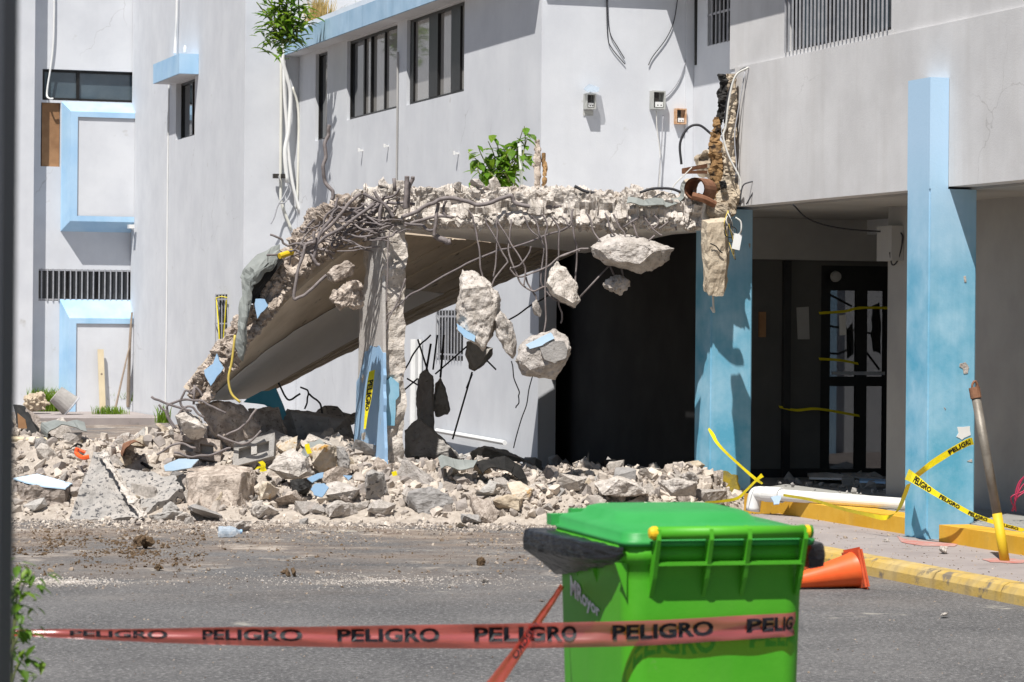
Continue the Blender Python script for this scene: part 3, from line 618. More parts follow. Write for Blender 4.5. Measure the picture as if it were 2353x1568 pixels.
# collapsed panel (twisted sheet with thickness), split into strips of board marks
def bil(s, t):                                                   # s along the fall, t front to back
    a = F0.lerp(F1, s); b = B0.lerp(B1, s); p = a.lerp(b, t)
    return p+Vector((0, 0, .16*math.sin(math.pi*s)*(1-t*.6)))
NS, NT = 44, 30
def strip(t0, t1, s0=0., s1=1., off=0., th=.22, nt=8, amp=.006):
    V, Fc = [], []
    ns = NS
    for k in (0, 1):
        for i in range(ns+1):
            for j in range(nt+1):
                s, t = s0+(s1-s0)*i/ns, t0+(t1-t0)*j/nt
                p = bil(s, t); nn = (bil(s+.01, t)-bil(s-.01, t)).cross(bil(s, t+.01)-bil(s, t-.01)).normalized()
                if nn.z > 0: nn = -nn
                V.append(p+nn*(off+amp*fn(p, 6, 4)) if k == 0 else p-nn*th)
    w_ = nt+1; N = (ns+1)*w_
    for i in range(ns):
        for j in range(nt):
            a = i*w_+j; Fc += [(a, a+1, a+w_+1, a+w_), (N+a, N+a+w_, N+a+w_+1, N+a+1)]
    for i in range(ns):
        for j in (0, nt): a = i*w_+j; Fc.append((a, a+w_, N+a+w_, N+a))
    for j in range(nt):
        for i in (0, ns): a = i*w_+j; Fc.append((a, a+1, N+a+1, N+a))
    return V, Fc
pn = mesh('fallen_panel', strip(0, .33), M['soffit'], cn, label='collapsed slab panel with brown board marks underneath')
mesh('painted_soffit', strip(.332, .80, .36, 1., .004, .2, 14, .004), M['soffit_paint'], pn)
nbd = 9
for i in range(nbd):
    a, b = .80+.20*i/nbd, .80+.20*(i+1)/nbd
    rr = random.Random(i)
    mesh('board_mark', strip(a+.002, b-.002, 0, 1, rr.uniform(-.014, .016), .2, 2, .012), M['soffit'], pn)
for i in range(8):
    a, b = .333+.467*i/8, .333+.467*(i+1)/8
    mesh('board_mark', strip(a+.002, b-.002, 0, .358, random.Random(i).uniform(-.006, .010), .2, 3, .008), M['soffit'], pn)
# painted soffit skin on the lower half
def skin(q, off, name, mat, th=.012, parent=pn):
    V = []
    for s, t in q:
        p = bil(s, t); nn = (bil(s+.01, t)-bil(s-.01, t)).cross(bil(s, t+.01)-bil(s, t-.01)).normalized()
        if nn.z > 0: nn = -nn
        V.append((p, nn))
    n = len(V); P = [p+nn*off for p, nn in V]+[p+nn*(off+th) for p, nn in V]
    mesh(name, (P, [tuple(range(n)), tuple(range(n, 2*n))[::-1]]+[(i, (i+1) % n, n+(i+1) % n, n+i) for i in range(n)]), M[mat], parent)
for i in range(14):
    s0, s1 = .46+.53*i/14, .46+.53*(i+1)/14; lo_ = lambda s: .335-.24*(s-.46)/.53+.02*fn((s*9, 1, 0), 2, 3)
    skin([(s0, lo_(s0)), (s1, lo_(s1)), (s1, .336), (s0, .336)], .010, 'painted_soffit', 'soffit_paint', .006)
# paint left on the broken edge
for pts, mt, d in (([(587, 687), (609, 687), (617, 703), (600, 719), (591, 733), (584, 705)], 'blue_chip', 27.31), ([(468, 851), (489, 837), (498, 812), (514, 846), (484, 887)], 'blue_chip', 27.23)):
    mesh('blue_paint', plate(rag([at(u, v, d) for u, v in pts], 4, .012, 3), FWD, .05), M[mt], cn)
mesh('teal_soffit_end', plate(rag([at(u, v, 28.9) for u, v in ((585, 905), (632, 893), (655, 955), (650, 965), (610, 930), (560, 925))], 3, .02, 5), FWD, .1), M['teal_chip'], cn)
# torn roofing membrane
def ribbon(name, rows, mat, parent=None, th=.02, **kw):
    """rows: list of point lists; thin crumpled sheet."""
    R = [smooth_path(r, 4) for r in rows]; C = list(zip(*R)); C = [smooth_path(c, 4) for c in C]; n = len(C[0])
    V = []
    for c in C:
        for p in c: V.append(p+Vector((fn(p, 7), fn(p+Vector((3, 0, 0)), 7), fn(p+Vector((0, 4, 0)), 7)))*.035)
    N = len(V); Fc = []
    for i in range(len(C)-1):
        for j in range(n-1): a = i*n+j; Fc.append((a, a+1, a+n+1, a+n))
    V2 = [p+Vector((.3, .8, -.4)).normalized()*th for p in V]
    F2 = [tuple(N+k for k in reversed(f)) for f in Fc]
    rim = [(i*n, (i+1)*n, N+(i+1)*n, N+i*n) for i in range(len(C)-1)]+[(i*n+n-1, (i+1)*n+n-1, N+(i+1)*n+n-1, N+i*n+n-1) for i in range(len(C)-1)]
    rim += [(j, j+1, N+j+1, N+j) for j in range(n-1)]+[(N-n+j, N-n+j+1, 2*N-n+j+1, 2*N-n+j) for j in range(n-1)]
    return mesh(name, (V+V2, Fc+F2+rim), mat, parent, **kw)
ribbon('roofing_membrane', [[at(u, v, d+.25) for u, v, d in r] for r in (
    [(643, 566, 27.2), (610, 575, 27.15), (575, 605, 27.1), (556, 640, 27.1)],
    [(640, 600, 27.15), (612, 610, 27.05), (585, 630, 27.0), (562, 655, 27.05)],
    [(625, 618, 27.1), (606, 628, 27.05), (592, 645, 27.0), (572, 668, 27.05)])], M['membrane'], cn)
ribbon('roofing_membrane', [[at(u, v, d+.25) for u, v, d in r] for r in (
    [(556, 640, 27.05), (552, 690, 27.0), (545, 750, 26.98), (540, 790, 27), (548, 822, 27)],
    [(568, 650, 27.0), (566, 700, 26.95), (560, 760, 26.92), (556, 800, 26.95), (553, 830, 27)],
    [(582, 660, 27.05), (574, 705, 27.0), (566, 760, 26.97), (563, 790, 27.), (556, 832, 27.0)])], M['membrane'], cn)
mesh('membrane_scorch', hull([at(u, v, d) for u, v in ((575, 640), (640, 585), (648, 600), (620, 640), (590, 690), (570, 700)) for d in (27.4, 27.55)], 2, .03, 9, 4), M['black'], cn)
mesh('yellow_pipe_stub', tube([at(642, 589, 27.1), at(672, 579, 27.2)], .028, 10, 0), M['yellow_pole'], cn)
ribbon('roofing_membrane', [[at(u, v, d) for u, v, d in r] for r in (
    [(1445, 455, 26.5), (1480, 459, 26.5), (1530, 458, 26.5), (1560, 447, 26.5), (1570, 420, 26.5)],
    [(1440, 466, 26.45), (1480, 472, 26.45), (1530, 470, 26.45), (1565, 458, 26.45), (1580, 425, 26.5)])], M['membrane'], cn)
# loose stones lying on the slab edge
rs = random.Random(21)
def rock(size, seed, sub=2, amp=None, asp=(1, .8, .6)):
    r = random.Random(seed); P = []
    for _ in range(r.randint(11, 16)):
        v = Vector((r.uniform(-1, 1), r.uniform(-1, 1), r.uniform(-1, 1)))
        m = max(abs(v.x), abs(v.y), abs(v.z)); v = v/m*r.uniform(.75, 1) if r.random() < .75 else v.normalized()
        P.append(Vector((v.x*asp[0], v.y*asp[1], v.z*asp[2]))*size*.5)
    return hull(P, sub, size*.05 if amp is None else amp, 5/size, seed)
def mv(vf, p, s=1., rot=(0, 0, 0)):
    from mathutils import Euler
    R = Euler(rot).to_matrix(); return [R @ Vector(q)*s+Vector(p) for q in vf[0]], vf[1]
SMALL = [rock(1, 100+i, 0, 0) for i in range(14)]
MID = [rock(1, 200+i, 1, .05, (1, .8, .55)) for i in range(8)]
st_ = []
for i in range(420):
    u = rs.uniform(760, 1600); d = 27.45-(u-860)/750*.9+rs.uniform(-.08, .35)
    base = 425 + (max(0, 900-u)*.22) + (12 if u > 1300 else 0)+rs.uniform(-2, 16)
    st_.append(mv(rs.choice(SMALL), at(u, base+8, d), rs.uniform(.025, .085), (rs.uniform(0, 6), rs.uniform(0, 6), 0)))
mesh('slab_top_rubble', join(*st_), M['stone'], cn, kind='stuff')
for k, (u, v, sz) in enumerate(((1097, 421, .16), (1140, 430, .2), (880, 425, .12), (985, 436, .1), (1050, 432, .12), (930, 432, .13), (1250, 446, .1), (820, 447, .13), (1460, 452, .1))):
    mesh('loose_concrete', mv(rock(1, 300+k, 2, .05), at(u, v, 27.35-(u-860)/750*.9), sz, (k, k*2, k*3)), M['concrete_w'], cn)
# ---- rebar, each bar its own part of the canopy
def kink(P):
    Q = smooth_path(P, 3); return [p+Vector((fn(p*7+Vector((1, 0, 0))), fn(p*7+Vector((0, 5, 0))), fn(p*7+Vector((0, 0, 9)))))*.022 if 0 < i < len(Q)-1 else p for i, p in enumerate(Q)]
def bar(pts, d, r=.011, mat='rebar', parent=None, jit=0., name='rebar'):
    P = [at(p[0], p[1], p[2] if len(p) > 2 else d) for p in pts]
    if name == 'rebar' and len(P) > 2: P = kink(P)
    return mesh(name, tube(P, r, 6, 5), M[mat], parent or cn, smooth=True)
Z6, Z7, Z8 = zm(500, 400, 3.92), zm(950, 400, 3.92), zm(1400, 400, 3.92)
bar([(757, 287), (754, 315), (747, 345), (744, 395), (748, 420), (766, 440), (762, 460)], 27.3, .018)
bar([Z6(*q) for q in ((1120, 700), (1110, 800), (1020, 820), (1000, 950), (915, 1320), (990, 1340), (1040, 1290), (1240, 1130))], 27.0, .016)
for q in (((220, 560), (430, 470), (560, 400), (680, 385), (860, 415), (1090, 430), (1270, 360), (1360, 440), (1700, 460), (1960, 410)),):
    bar([Z7(*p) for p in q], 26.85, .021)
bar([Z7(*p) for p in ((240, 620), (400, 640), (470, 690), (540, 690))], 26.95, .014); bar([Z7(*p) for p in ((540, 740), (620, 770), (695, 800))], 26.95, .03)
bar([Z7(*p) for p in ((570, 420), (540, 560), (530, 750))], 26.9, .017); bar([Z7(*p) for p in ((650, 400), (620, 500), (640, 560))], 26.9, .013)
bar([Z7(*p) for p in ((265, 160), (260, 300), (255, 480))], 27.0, .024); bar([Z7(*p) for p in ((320, 165), (290, 260), (270, 470))], 27.05, .02)
HANG = [((860, 490), (900, 560), (940, 660), (975, 860), (1005, 1120), (1010, 1170)), ((1040, 580), (1100, 720), (1240, 990), (1240, 1030), (1120, 1160), (1070, 1300), (1050, 1540)),
        ((1145, 570), (1145, 760), (1110, 1150)), ((1140, 580), (1240, 770), (1390, 1000), (1410, 1230)), ((1285, 580), (1260, 760), (1270, 960), (1370, 1190), (1480, 1280), (1600, 1250), (1730, 1240)),
        ((1410, 550), (1480, 690), (1600, 820), (1570, 1080), (1600, 1250), (1750, 1370), (1900, 1450)), ((1480, 550), (1540, 650), (1590, 780)), ((1590, 530), (1635, 650), (1625, 1000), (1620, 1560), (1610, 1740)),
        ((1680, 560), (1750, 680), (1750, 960), (1765, 1110)), ((1890, 490), (1890, 620), (1920, 850), (1925, 1380)), ((1280, 1060), (1280, 1100), (1340, 1140), (1430, 1140), (1600, 1060), (1800, 930), (1960, 890)),
        ((1430, 1150), (1500, 1300), (1545, 1450)), ((1750, 1370), (1770, 1500), (1770, 1600)), ((1000, 1400), (1100, 1500), (1180, 1600)), ((880, 1230), (930, 1330), (940, 1480), (920, 1540)), ((1480, 850), (1430, 960), (1300, 1060))]
for k, q in enumerate(HANG): bar([Z7(*p) for p in q], 26.62+.02*(k % 3), .0085)
bar([Z7(*p) for p in ((250, 1360), (310, 1320), (650, 1130), (980, 960), (1270, 860), (1600, 760), (1870, 640))], 26.7, .0105)
bar([Z7(*p) for p in ((60, 1530), (120, 1470), (250, 1360))], 27.0, .008)
for q in (((260, 520), (330, 690), (430, 840)), ((440, 520), (500, 690), (560, 780)), ((520, 530), (600, 660), (660, 790)), ((660, 540), (720, 640), (770, 770), (830, 840)), ((820, 540), (910, 680), (1000, 740)), ((920, 540), (970, 620), (920, 670)),
          ((1090, 560), (1130, 590), (1140, 690)), ((480, 1040), (190, 1350)), ((600, 1060), (620, 1140)), ((490, 1040), (530, 1130)), ((20, 560), (110, 630), (130, 480)), ((0, 700), (110, 640)), ((970, 680), (1080, 590)), ((620, 660), (780, 560)), ((850, 810), (930, 740)), ((280, 870), (160, 890), (0, 950))):
    bar([Z8(*p) for p in q], 26.52, .0095)
# tangle over the pier
rt = random.Random(33)
for k in range(44):
    u = rt.gauss(800, 66); v = 455+max(0, 840-u)*.42+rt.uniform(0, 80); d = 27.28-rt.uniform(.0, .16)
    a = rt.uniform(-1.1, .6); ln = rt.uniform(40, 130); c = rt.uniform(-.9, .9)
    P = []
    for j in range(5):
        t = j/4-.5; P.append((u+math.cos(a+c*t)*ln*t+rt.uniform(-7, 7), v+math.sin(a+c*t)*ln*t+rt.uniform(-7, 7), d+rt.uniform(-.06, .06)))
    bar(P, d, rt.choice((.006, .008, .009, .012, .015)))
for k in range(18):
    u = rt.uniform(800, 890); v = rt.uniform(505, 580)
    bar([(u-rt.uniform(20, 55), v+rt.uniform(-16, 22), 27.1), (u, v+rt.uniform(-8, 8), 27.0), (u+rt.uniform(15, 45), v+rt.uniform(-18, 14), 27.1)], 27, rt.choice((.006, .007, .010)))
for q in (((690, 590), (730, 560), (790, 520), (860, 470)), ((700, 575), (760, 520), (800, 470), (830, 445)), ((720, 600), (735, 540), (765, 500)), ((860, 440), (875, 470), (870, 520)), ((835, 445), (880, 470), (905, 500)), ((905, 410), (908, 440)), ((930, 520), (990, 500), (1040, 500)), ((690, 560), (715, 590), (735, 610))):
    bar(q, 27.05, .017)
# ends of bars by the foot of the fallen panel
for q in (((348, 912), (380, 925), (440, 945)), ((365, 930), (385, 960), (400, 985)), ((405, 985), (385, 955), (392, 930), (430, 918), (480, 930), (520, 950)), ((430, 945), (415, 925), (425, 900), (445, 905)), ((470, 960), (430, 935), (410, 960), (420, 1000)),
          ((400, 1040), (440, 1048), (500, 1040), (530, 1030)), ((440, 905), (452, 890), (465, 910)), ((445, 930), (447, 885)), ((360, 1045), (410, 1020), (450, 1030)), ((520, 1000), (560, 980), (590, 940)), ((500, 1000), (560, 1020), (600, 990))):
    bar(q, 27.0, .012)
for q in (((690, 890), (710, 905), (700, 940)), ((640, 880), (660, 920), (690, 905)), ((730, 1000), (740, 960), (735, 930), (710, 905))): bar(q, 29.5, .010, 'wire_d')
bar([(540, 770), (533, 830), (525, 870), (532, 905), (552, 925)], 26.9, .012, 'wire_y', name='yellow_cable')
# dark hanging bars further back
for q in (((930, 850), (960, 800), (990, 770)), ((935, 870), (985, 900)), ((960, 780), (985, 860)), ((1005, 770), (995, 850)), ((1000, 860), (1080, 790)), ((1110, 820), (1140, 850)), ((1085, 860), (1072, 893)), ((1085, 855), (1040, 1010)), ((925, 900), (960, 870)), ((1160, 740), (1240, 690), (1290, 660))):
    bar(q, 30.5, .010, 'wire_d')
bar([(1175, 830), (1178, 870), (1195, 900), (1192, 925), (1185, 938)], 27.2, .006, 'wire_d'); bar([(1225, 860), (1200, 960), (1180, 1030)], 30, .006, 'wire_d')
# ---- pier
pi = root('broken_pier', 'broken concrete pier with blue paint and torn yellow tape below the canopy', 'pier', (7.6, 26.8, 0))
px, py = at(880, 700, 27.25).x, at(880, 700, 27.25).y
def pier_vf():
    V, Fc = [], []; nz, per = 46, [(0, 0), (.06, 0), (.12, 0), (.18, 0), (.225, 0), (.225, .2), (.225, .5), (.225, .8), (.12, .8), (0, .8), (0, .65), (0, .5), (0, .35), (0, .2), (0, .1)]
    n = len(per)
    for i in range(nz+1):
        z = -.12+2.75*i/nz
        for a, b in per:
            p = Vector((px+a, py+b*.85, z)); am = .035 if b < .05 or a > .2 else .010
            if b > .6 and a < .1: am = .03
            p += Vector((fn(p, 6, 4)*am, fn(p+Vector((5, 0, 0)), 6, 4)*am*1.3, 0)); V.append(p)
    for i in range(nz):
        for j in range(n): Fc.append((i*n+j, i*n+(j+1) % n, (i+1)*n+(j+1) % n, (i+1)*n+j))
    Fc.append(tuple(range(len(V)-n, len(V)))); return V, Fc
mesh('core', pier_vf(), M['concrete_w'], pi)
mesh('plaster_coat', plate(rag([onx(px-.012, u, v) for u, v in ((860, 530), (878, 530), (879, 700), (880, 830), (868, 795), (850, 800), (835, 850), (822, 880), (826, 700), (845, 600))], 5, .015, 2), (1, 0, 0), .03), M['pier_plaster'], pi)
mesh('blue_paint', plate(rag([onx(px-.014, u, v) for u, v in ((838, 812), (850, 800), (870, 795), (880, 812), (881, 900), (882, 980), (884, 1040), (886, 1100), (810, 1100), (814, 1000), (820, 880), (830, 845))], 5, .02, 4), (1, 0, 0), .03), M['blue_chip'], pi)
mesh('teal_paint', plate(rag([ony(py-.03, u, v) for u, v in ((886, 875), (900, 867), (917, 880), (918, 910), (910, 920), (907, 980), (884, 978), (884, 930))], 4, .012, 6), (0, 1, 0), .06), M['pillar_blue'], pi)
bar([(905, 520), (893, 545), (890, 640), (888, 700)], 26.75, .007, parent=pi, name='tie_wire'); bar([(932, 640), (915, 690), (890, 740), (888, 760)], 26.8, .007, parent=pi, name='tie_wire')
# ---- pieces hanging from the bars
def outline_chunk(name, label, pts, d, t, mat, seed, group=None, amp=.013, sub=4, fs=13., cat='concrete chunk', fr=.80, parent=None):
    r = random.Random(seed); c = Vector((sum(p[0] for p in pts)/len(pts), sum(p[1] for p in pts)/len(pts), 0)); P = []
    for u, v in pts:
        P.append(at(u, v, d))
        for sg in (-1, 1):
            if r.random() < .45: continue
            k = fr+r.uniform(-.12, .14); P.append(at(c.x+(u-c.x)*k, c.y+(v-c.y)*k, d+sg*t*r.uniform(.38, .55)))
    vf = hull(P, sub, amp, fs, seed)
    if parent: return mesh(name, vf, M[mat], parent)
    return mesh(name, vf, M[mat], label=label, cat=cat, group=group)
G1 = 'concrete pieces hanging from rebar'
A = outline_chunk('hanging_concrete', 'largest upright concrete lump hanging from rebar beside the pier, blue paint below', [(1062, 620), (1090, 622), (1120, 645), (1150, 680), (1153, 700), (1135, 730), (1133, 770), (1110, 805), (1080, 780), (1047, 760), (1050, 700), (1057, 660)], 26.6, .36, 'concrete_w', 41, G1, .016)
mesh('blue_paint', plate(rag([at(u, v, 26.42) for u, v in ((1048, 742), (1066, 757), (1092, 772), (1093, 788), (1066, 775), (1049, 757))], 3, .01, 1), FWD, .12), M['blue'], A)
outline_chunk('hanging_concrete', 'slanting concrete shard hanging below the largest lump', [(1130, 722), (1150, 715), (1178, 745), (1190, 790), (1180, 825), (1165, 815), (1140, 770)], 26.55, .3, 'concrete_w', 42, G1)
A = outline_chunk('hanging_concrete', 'hanging concrete block with a smooth grey face and pale blue top', [(1195, 790), (1225, 772), (1275, 757), (1305, 775), (1313, 800), (1305, 830), (1290, 850), (1275, 873), (1240, 866), (1200, 862), (1184, 830)], 26.45, .34, 'concrete_w', 43, G1)
mesh('grey_plaster', plate(rag([at(u, v, 26.235) for u, v in ((1240, 800), (1270, 787), (1298, 782), (1306, 803), (1299, 824), (1275, 834), (1252, 826))], 4, .012, 2), FWD, .06), M['concrete_g'], A)
mesh('blue_paint', plate(rag([at(u, v, 26.27) for u, v in ((1207, 793), (1240, 775), (1266, 764), (1274, 778), (1245, 793), (1216, 803))], 3, .01, 3), FWD, .06), M['pale_chip'], A)
outline_chunk('hanging_concrete', 'pointed concrete lump hanging in front of the dark hall', [(1262, 625), (1280, 600), (1305, 625), (1325, 650), (1332, 690), (1322, 708), (1290, 695), (1268, 680), (1256, 650)], 26.55, .3, 'concrete_w', 44, G1)
mesh('hanging_concrete', hull([at(u, v, 26.45+e) for u, v, e in ((1358, 568, 0), (1372, 555, .1), (1390, 543, .15), (1415, 535, .18), (1460, 541, .2), (1500, 560, .15), (1550, 571, .05), (1538, 598, .05), (1505, 620, .1), (1472, 630, 0), (1430, 613, 0), (1385, 606, .02), (1364, 590, 0),
    (1378, 575, -.2), (1420, 556, -.16), (1478, 562, -.18), (1505, 578, -.17), (1470, 606, -.2), (1400, 598, -.2), (1450, 590, .35), (1400, 570, .3), (1510, 590, .3))], 4, .014, 12, 45), M['concrete_w'], label='widest concrete slab fragment hanging just under the canopy edge', cat='concrete chunk', group=G1)
outline_chunk('hanging_concrete', 'small concrete lump dangling under the widest fragment', [(1388, 655), (1405, 640), (1425, 633), (1447, 645), (1450, 660), (1428, 676), (1405, 672), (1393, 664)], 26.5, .2, 'concrete_w', 46, G1, .025)
outline_chunk('hanging_concrete', 'tiny concrete crumb at the end of a bent rod', [(1224, 695), (1234, 690), (1244, 715), (1240, 728), (1228, 725), (1222, 708)], 26.6, .1, 'concrete_w', 47, G1, .012, 2)
outline_chunk('hanging_concrete', 'upper of two rounded concrete lumps left of the pier', [(750, 628), (770, 610), (800, 598), (815, 610), (812, 630), (790, 645), (765, 652), (752, 645)], 26.95, .26, 'concrete', 48, G1)
outline_chunk('hanging_concrete', 'lower knobbly concrete lump touching the left side of the pier', [(757, 680), (775, 665), (800, 655), (820, 640), (835, 665), (835, 700), (815, 710), (785, 706), (762, 700)], 26.9, .28, 'concrete', 49, G1, .04)
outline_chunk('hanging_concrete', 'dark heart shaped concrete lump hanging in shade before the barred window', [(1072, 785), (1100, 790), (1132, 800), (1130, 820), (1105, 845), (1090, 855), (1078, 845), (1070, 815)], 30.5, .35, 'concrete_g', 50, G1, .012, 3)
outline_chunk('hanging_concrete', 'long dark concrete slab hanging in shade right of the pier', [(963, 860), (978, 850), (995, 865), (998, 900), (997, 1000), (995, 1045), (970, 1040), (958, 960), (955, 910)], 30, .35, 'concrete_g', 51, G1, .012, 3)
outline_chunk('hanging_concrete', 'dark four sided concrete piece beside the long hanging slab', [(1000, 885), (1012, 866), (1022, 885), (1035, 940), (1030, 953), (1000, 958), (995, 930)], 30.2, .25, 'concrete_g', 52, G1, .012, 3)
bar([(990, 790), (980, 850)], 30, .012, 'wire_d'); bar([(1020, 770), (1012, 868)], 30.2, .012, 'wire_d'); bar([(1100, 700), (1098, 790)], 30.5, .012, 'wire_d')
# ---- torn end of the fascia and the stub below it
te = root('torn_wall_end', 'torn dark wall edge with rotten boards above the canopy end', 'broken wall', (10.4, 24.8, 2.6))
def torn(pts, dpt, t, mat, seed, amp=.05): 
    return hull([at(u, v, d) for u, v in pts for d in (dpt, dpt+t)], 3, amp, 8, seed)
DE = at(1690, 300, 1).length and onx(XF, 1690, 300).dot(FWD)
mesh('concrete_core', join(rough_beam([(1680, 172, 12, DE-.05), (1679, 240, 13, DE-.05), (1676, 320, 15, DE-.06), (1672, 400, 17, DE-.08), (1668, 470, 26, DE-.1)], .12, .03, 14, 40, 24, 5)), M['concrete_t'], te)
mesh('black_lining', rough_beam([(1665, 172, 10, DE-.1), (1660, 220, 11, DE-.1), (1654, 270, 10, DE-.08), (1645, 310, 9, DE-.06), (1636, 345, 10, DE-.05)], .05, .035, 14, 30, 22, 9), M['black'], te)
mesh('rotten_board', rough_beam([(1648, 270, 7, DE-.13), (1645, 320, 15, DE-.13), (1645, 380, 17, DE-.14), (1650, 440, 17, DE-.14), (1660, 480, 12, DE-.15)], .05, .025, 14, 30, 24, 12), M['rot'], te)
mesh('broken_masonry', torn(((1595, 362), (1622, 350), (1640, 360), (1640, 400), (1615, 395)), DE+.3, .3, 'x', 4), M['concrete_t'], te)
mesh('broken_masonry', torn(((1575, 418), (1600, 415), (1600, 470), (1575, 468)), DE-.3, .3, 'x', 6, .03), M['concrete_t'], te)
mesh('broken_masonry', torn(((1622, 470), (1668, 468), (1680, 490), (1670, 508), (1630, 505)), DE-.35, .3, 'x', 8, .04), M['concrete_t'], te)
mesh('broken_masonry', torn(((1660, 430), (1690, 425), (1695, 460), (1690, 490), (1665, 492)), DE-.2, .2, 'x', 9, .05), M['concrete_t'], te)
mesh('tar_block', torn(((1600, 450), (1640, 455), (1645, 490), (1610, 490)), DE-.2, .25, 'x', 10, .04), M['black'], te)
mesh('burnt_lump', torn(((1650, 415), (1668, 412), (1672, 432), (1655, 436)), DE-.3, .1, 'x', 11, .03), M['black'], te)
rp = root('rusty_pipe_section', 'rusty brown curved pipe section lying on the canopy end', 'pipe', at(1615, 465, DE-.4))
mesh('pipe_shell', lathe([(.105, -.16), (.11, .14), (.098, .14), (.094, -.16)], 20, at(1610, 436, DE-.42), FWD*1.0+RGT*.45), M['rust'], rp)
mesh('bent_strip', tube([at(1590, 450, DE-.6), at(1618, 458, DE-.6), at(1642, 470, DE-.55)], .035, 8), M['rust'], rp)
ir = root('angle_iron', 'rusty steel bracket sticking out left of the torn wall edge', 'bracket', at(1600, 395, DE))
mesh('upper_arm', obox((at(1567, 392, DE-.1)+at(1625, 381, DE+.1))/2, (at(1625, 381, DE+.1)-at(1567, 392, DE-.1))/2, FWD*.03, (0, 0, .018)), M['rust'], ir)
mesh('lower_arm', obox((at(1567, 396, DE-.1)+at(1625, 396, DE+.1))/2, (at(1625, 396, DE+.1)-at(1567, 396, DE-.1))/2, FWD*.03, (0, 0, .014)), M['rust'], ir)
hs = root('hanging_post_stub', 'tan concrete post stub hanging in front of the stained blue pillar', 'concrete stub', at(1645, 690, 26.2))
DS = 26.15
mesh('stub', hull([at(u, v, d) for u, v, d in ((1612, 505, DS), (1625, 512, DS-.16), (1672, 500, DS), (1676, 560, DS), (1674, 610, DS), (1668, 660, DS-.05), (1662, 680, DS-.1), (1628, 680, DS-.12), (1618, 668, DS), (1611, 580, DS), (1626, 600, DS-.16), (1665, 510, DS-.16), (1670, 600, DS-.15), (1640, 505, DS+.2), (1640, 670, DS+.18), (1665, 660, DS+.15), (1620, 520, DS+.2))], 3, .012, 14, 3), M['concrete_t'], hs)
mesh('rebar', tube([at(1638, 670, DS), at(1639, 700, DS), at(1641, 718, DS), at(1633, 706, DS)], .010, 6), M['conduit'], hs)
mesh('crack', tube([Vector(at(u, v, DS-.185)) for u, v in ((1632, 560), (1645, 566), (1652, 575), (1660, 582))], .006, 5, 2), M['black'], hs)
# ================================================================== rubble heap
def sm(a, b, x):
    t = max(0., min(1., (x-a)/(b-a))); return t*t*(3-2*t)
def heap(l, d):
    d = d+.38*fn((l*.55, 3.3, d*.2), 1, 3)*(1-sm(26, 28, d))
    left = sm(25.6, 28.0, d)*(1-sm(28.6, 31.0, d))*.60
    right = sm(25.6, 26.7, d)*(1-sm(27.3, 29.6, d))*.40
    far = .12*(1-sm(30, 33, d))*sm(25.6, 27, d)
    k = sm(-2.0, -.6, l)
    h = left*(1-k)+right*k
    h = max(h, far*k)
    h *= 1-sm(1.55, 2.3, l)*(1-.35*sm(26.0, 26.8, d))
    p = Vector((l, d, 0)); return GZ+h*(1+.35*fn(p, 1.1, 3))+.05*fn(p, 3, 4)*min(1, h*6)-.03*(1-min(1, h*12))
V, Fc = [], []; NL, ND = 220, 120
for i in range(NL+1):
    for j in range(ND+1):
        l, d = -6.0+8.6*i/NL, 25.0+8.4*j/ND
        p = ld(l, d, heap(l, d)); p.z += .025*fn(p, 9, 3)*(1 if p.z > GZ+.01 else 0); V.append(p)
for i in range(NL):
    for j in range(ND): a = i*(ND+1)+j; Fc.append((a, a+ND+1, a+ND+2, a+1))
mesh('rubble_fines', (V, Fc), M['dust'], label='pale crushed concrete dust and fines of the rubble heap', cat='rubble', kind='stuff')
rr = random.Random(77)
st_ = []
for i in range(15000):
    l = rr.uniform(-5.6, 2.3); d = 25.35+rr.random()**1.5*6.2
    h = heap(l, d); k = max(0, h-GZ)
    if rr.random() > .12+min(1, k*5): continue
    s = min(.16, .018+rr.expovariate(1/.038))*(1 if k > .05 else .55)
    st_.append(mv(rr.choice(SMALL), ld(l, d, max(h, GZ)+s*.12), s, (rr.uniform(0, 6), rr.uniform(0, 6), rr.uniform(0, 6))))
mesh('small_rubble', join(*st_), M['stone'], label='fist sized and smaller broken concrete bits covering the heap', cat='rubble', kind='stuff')
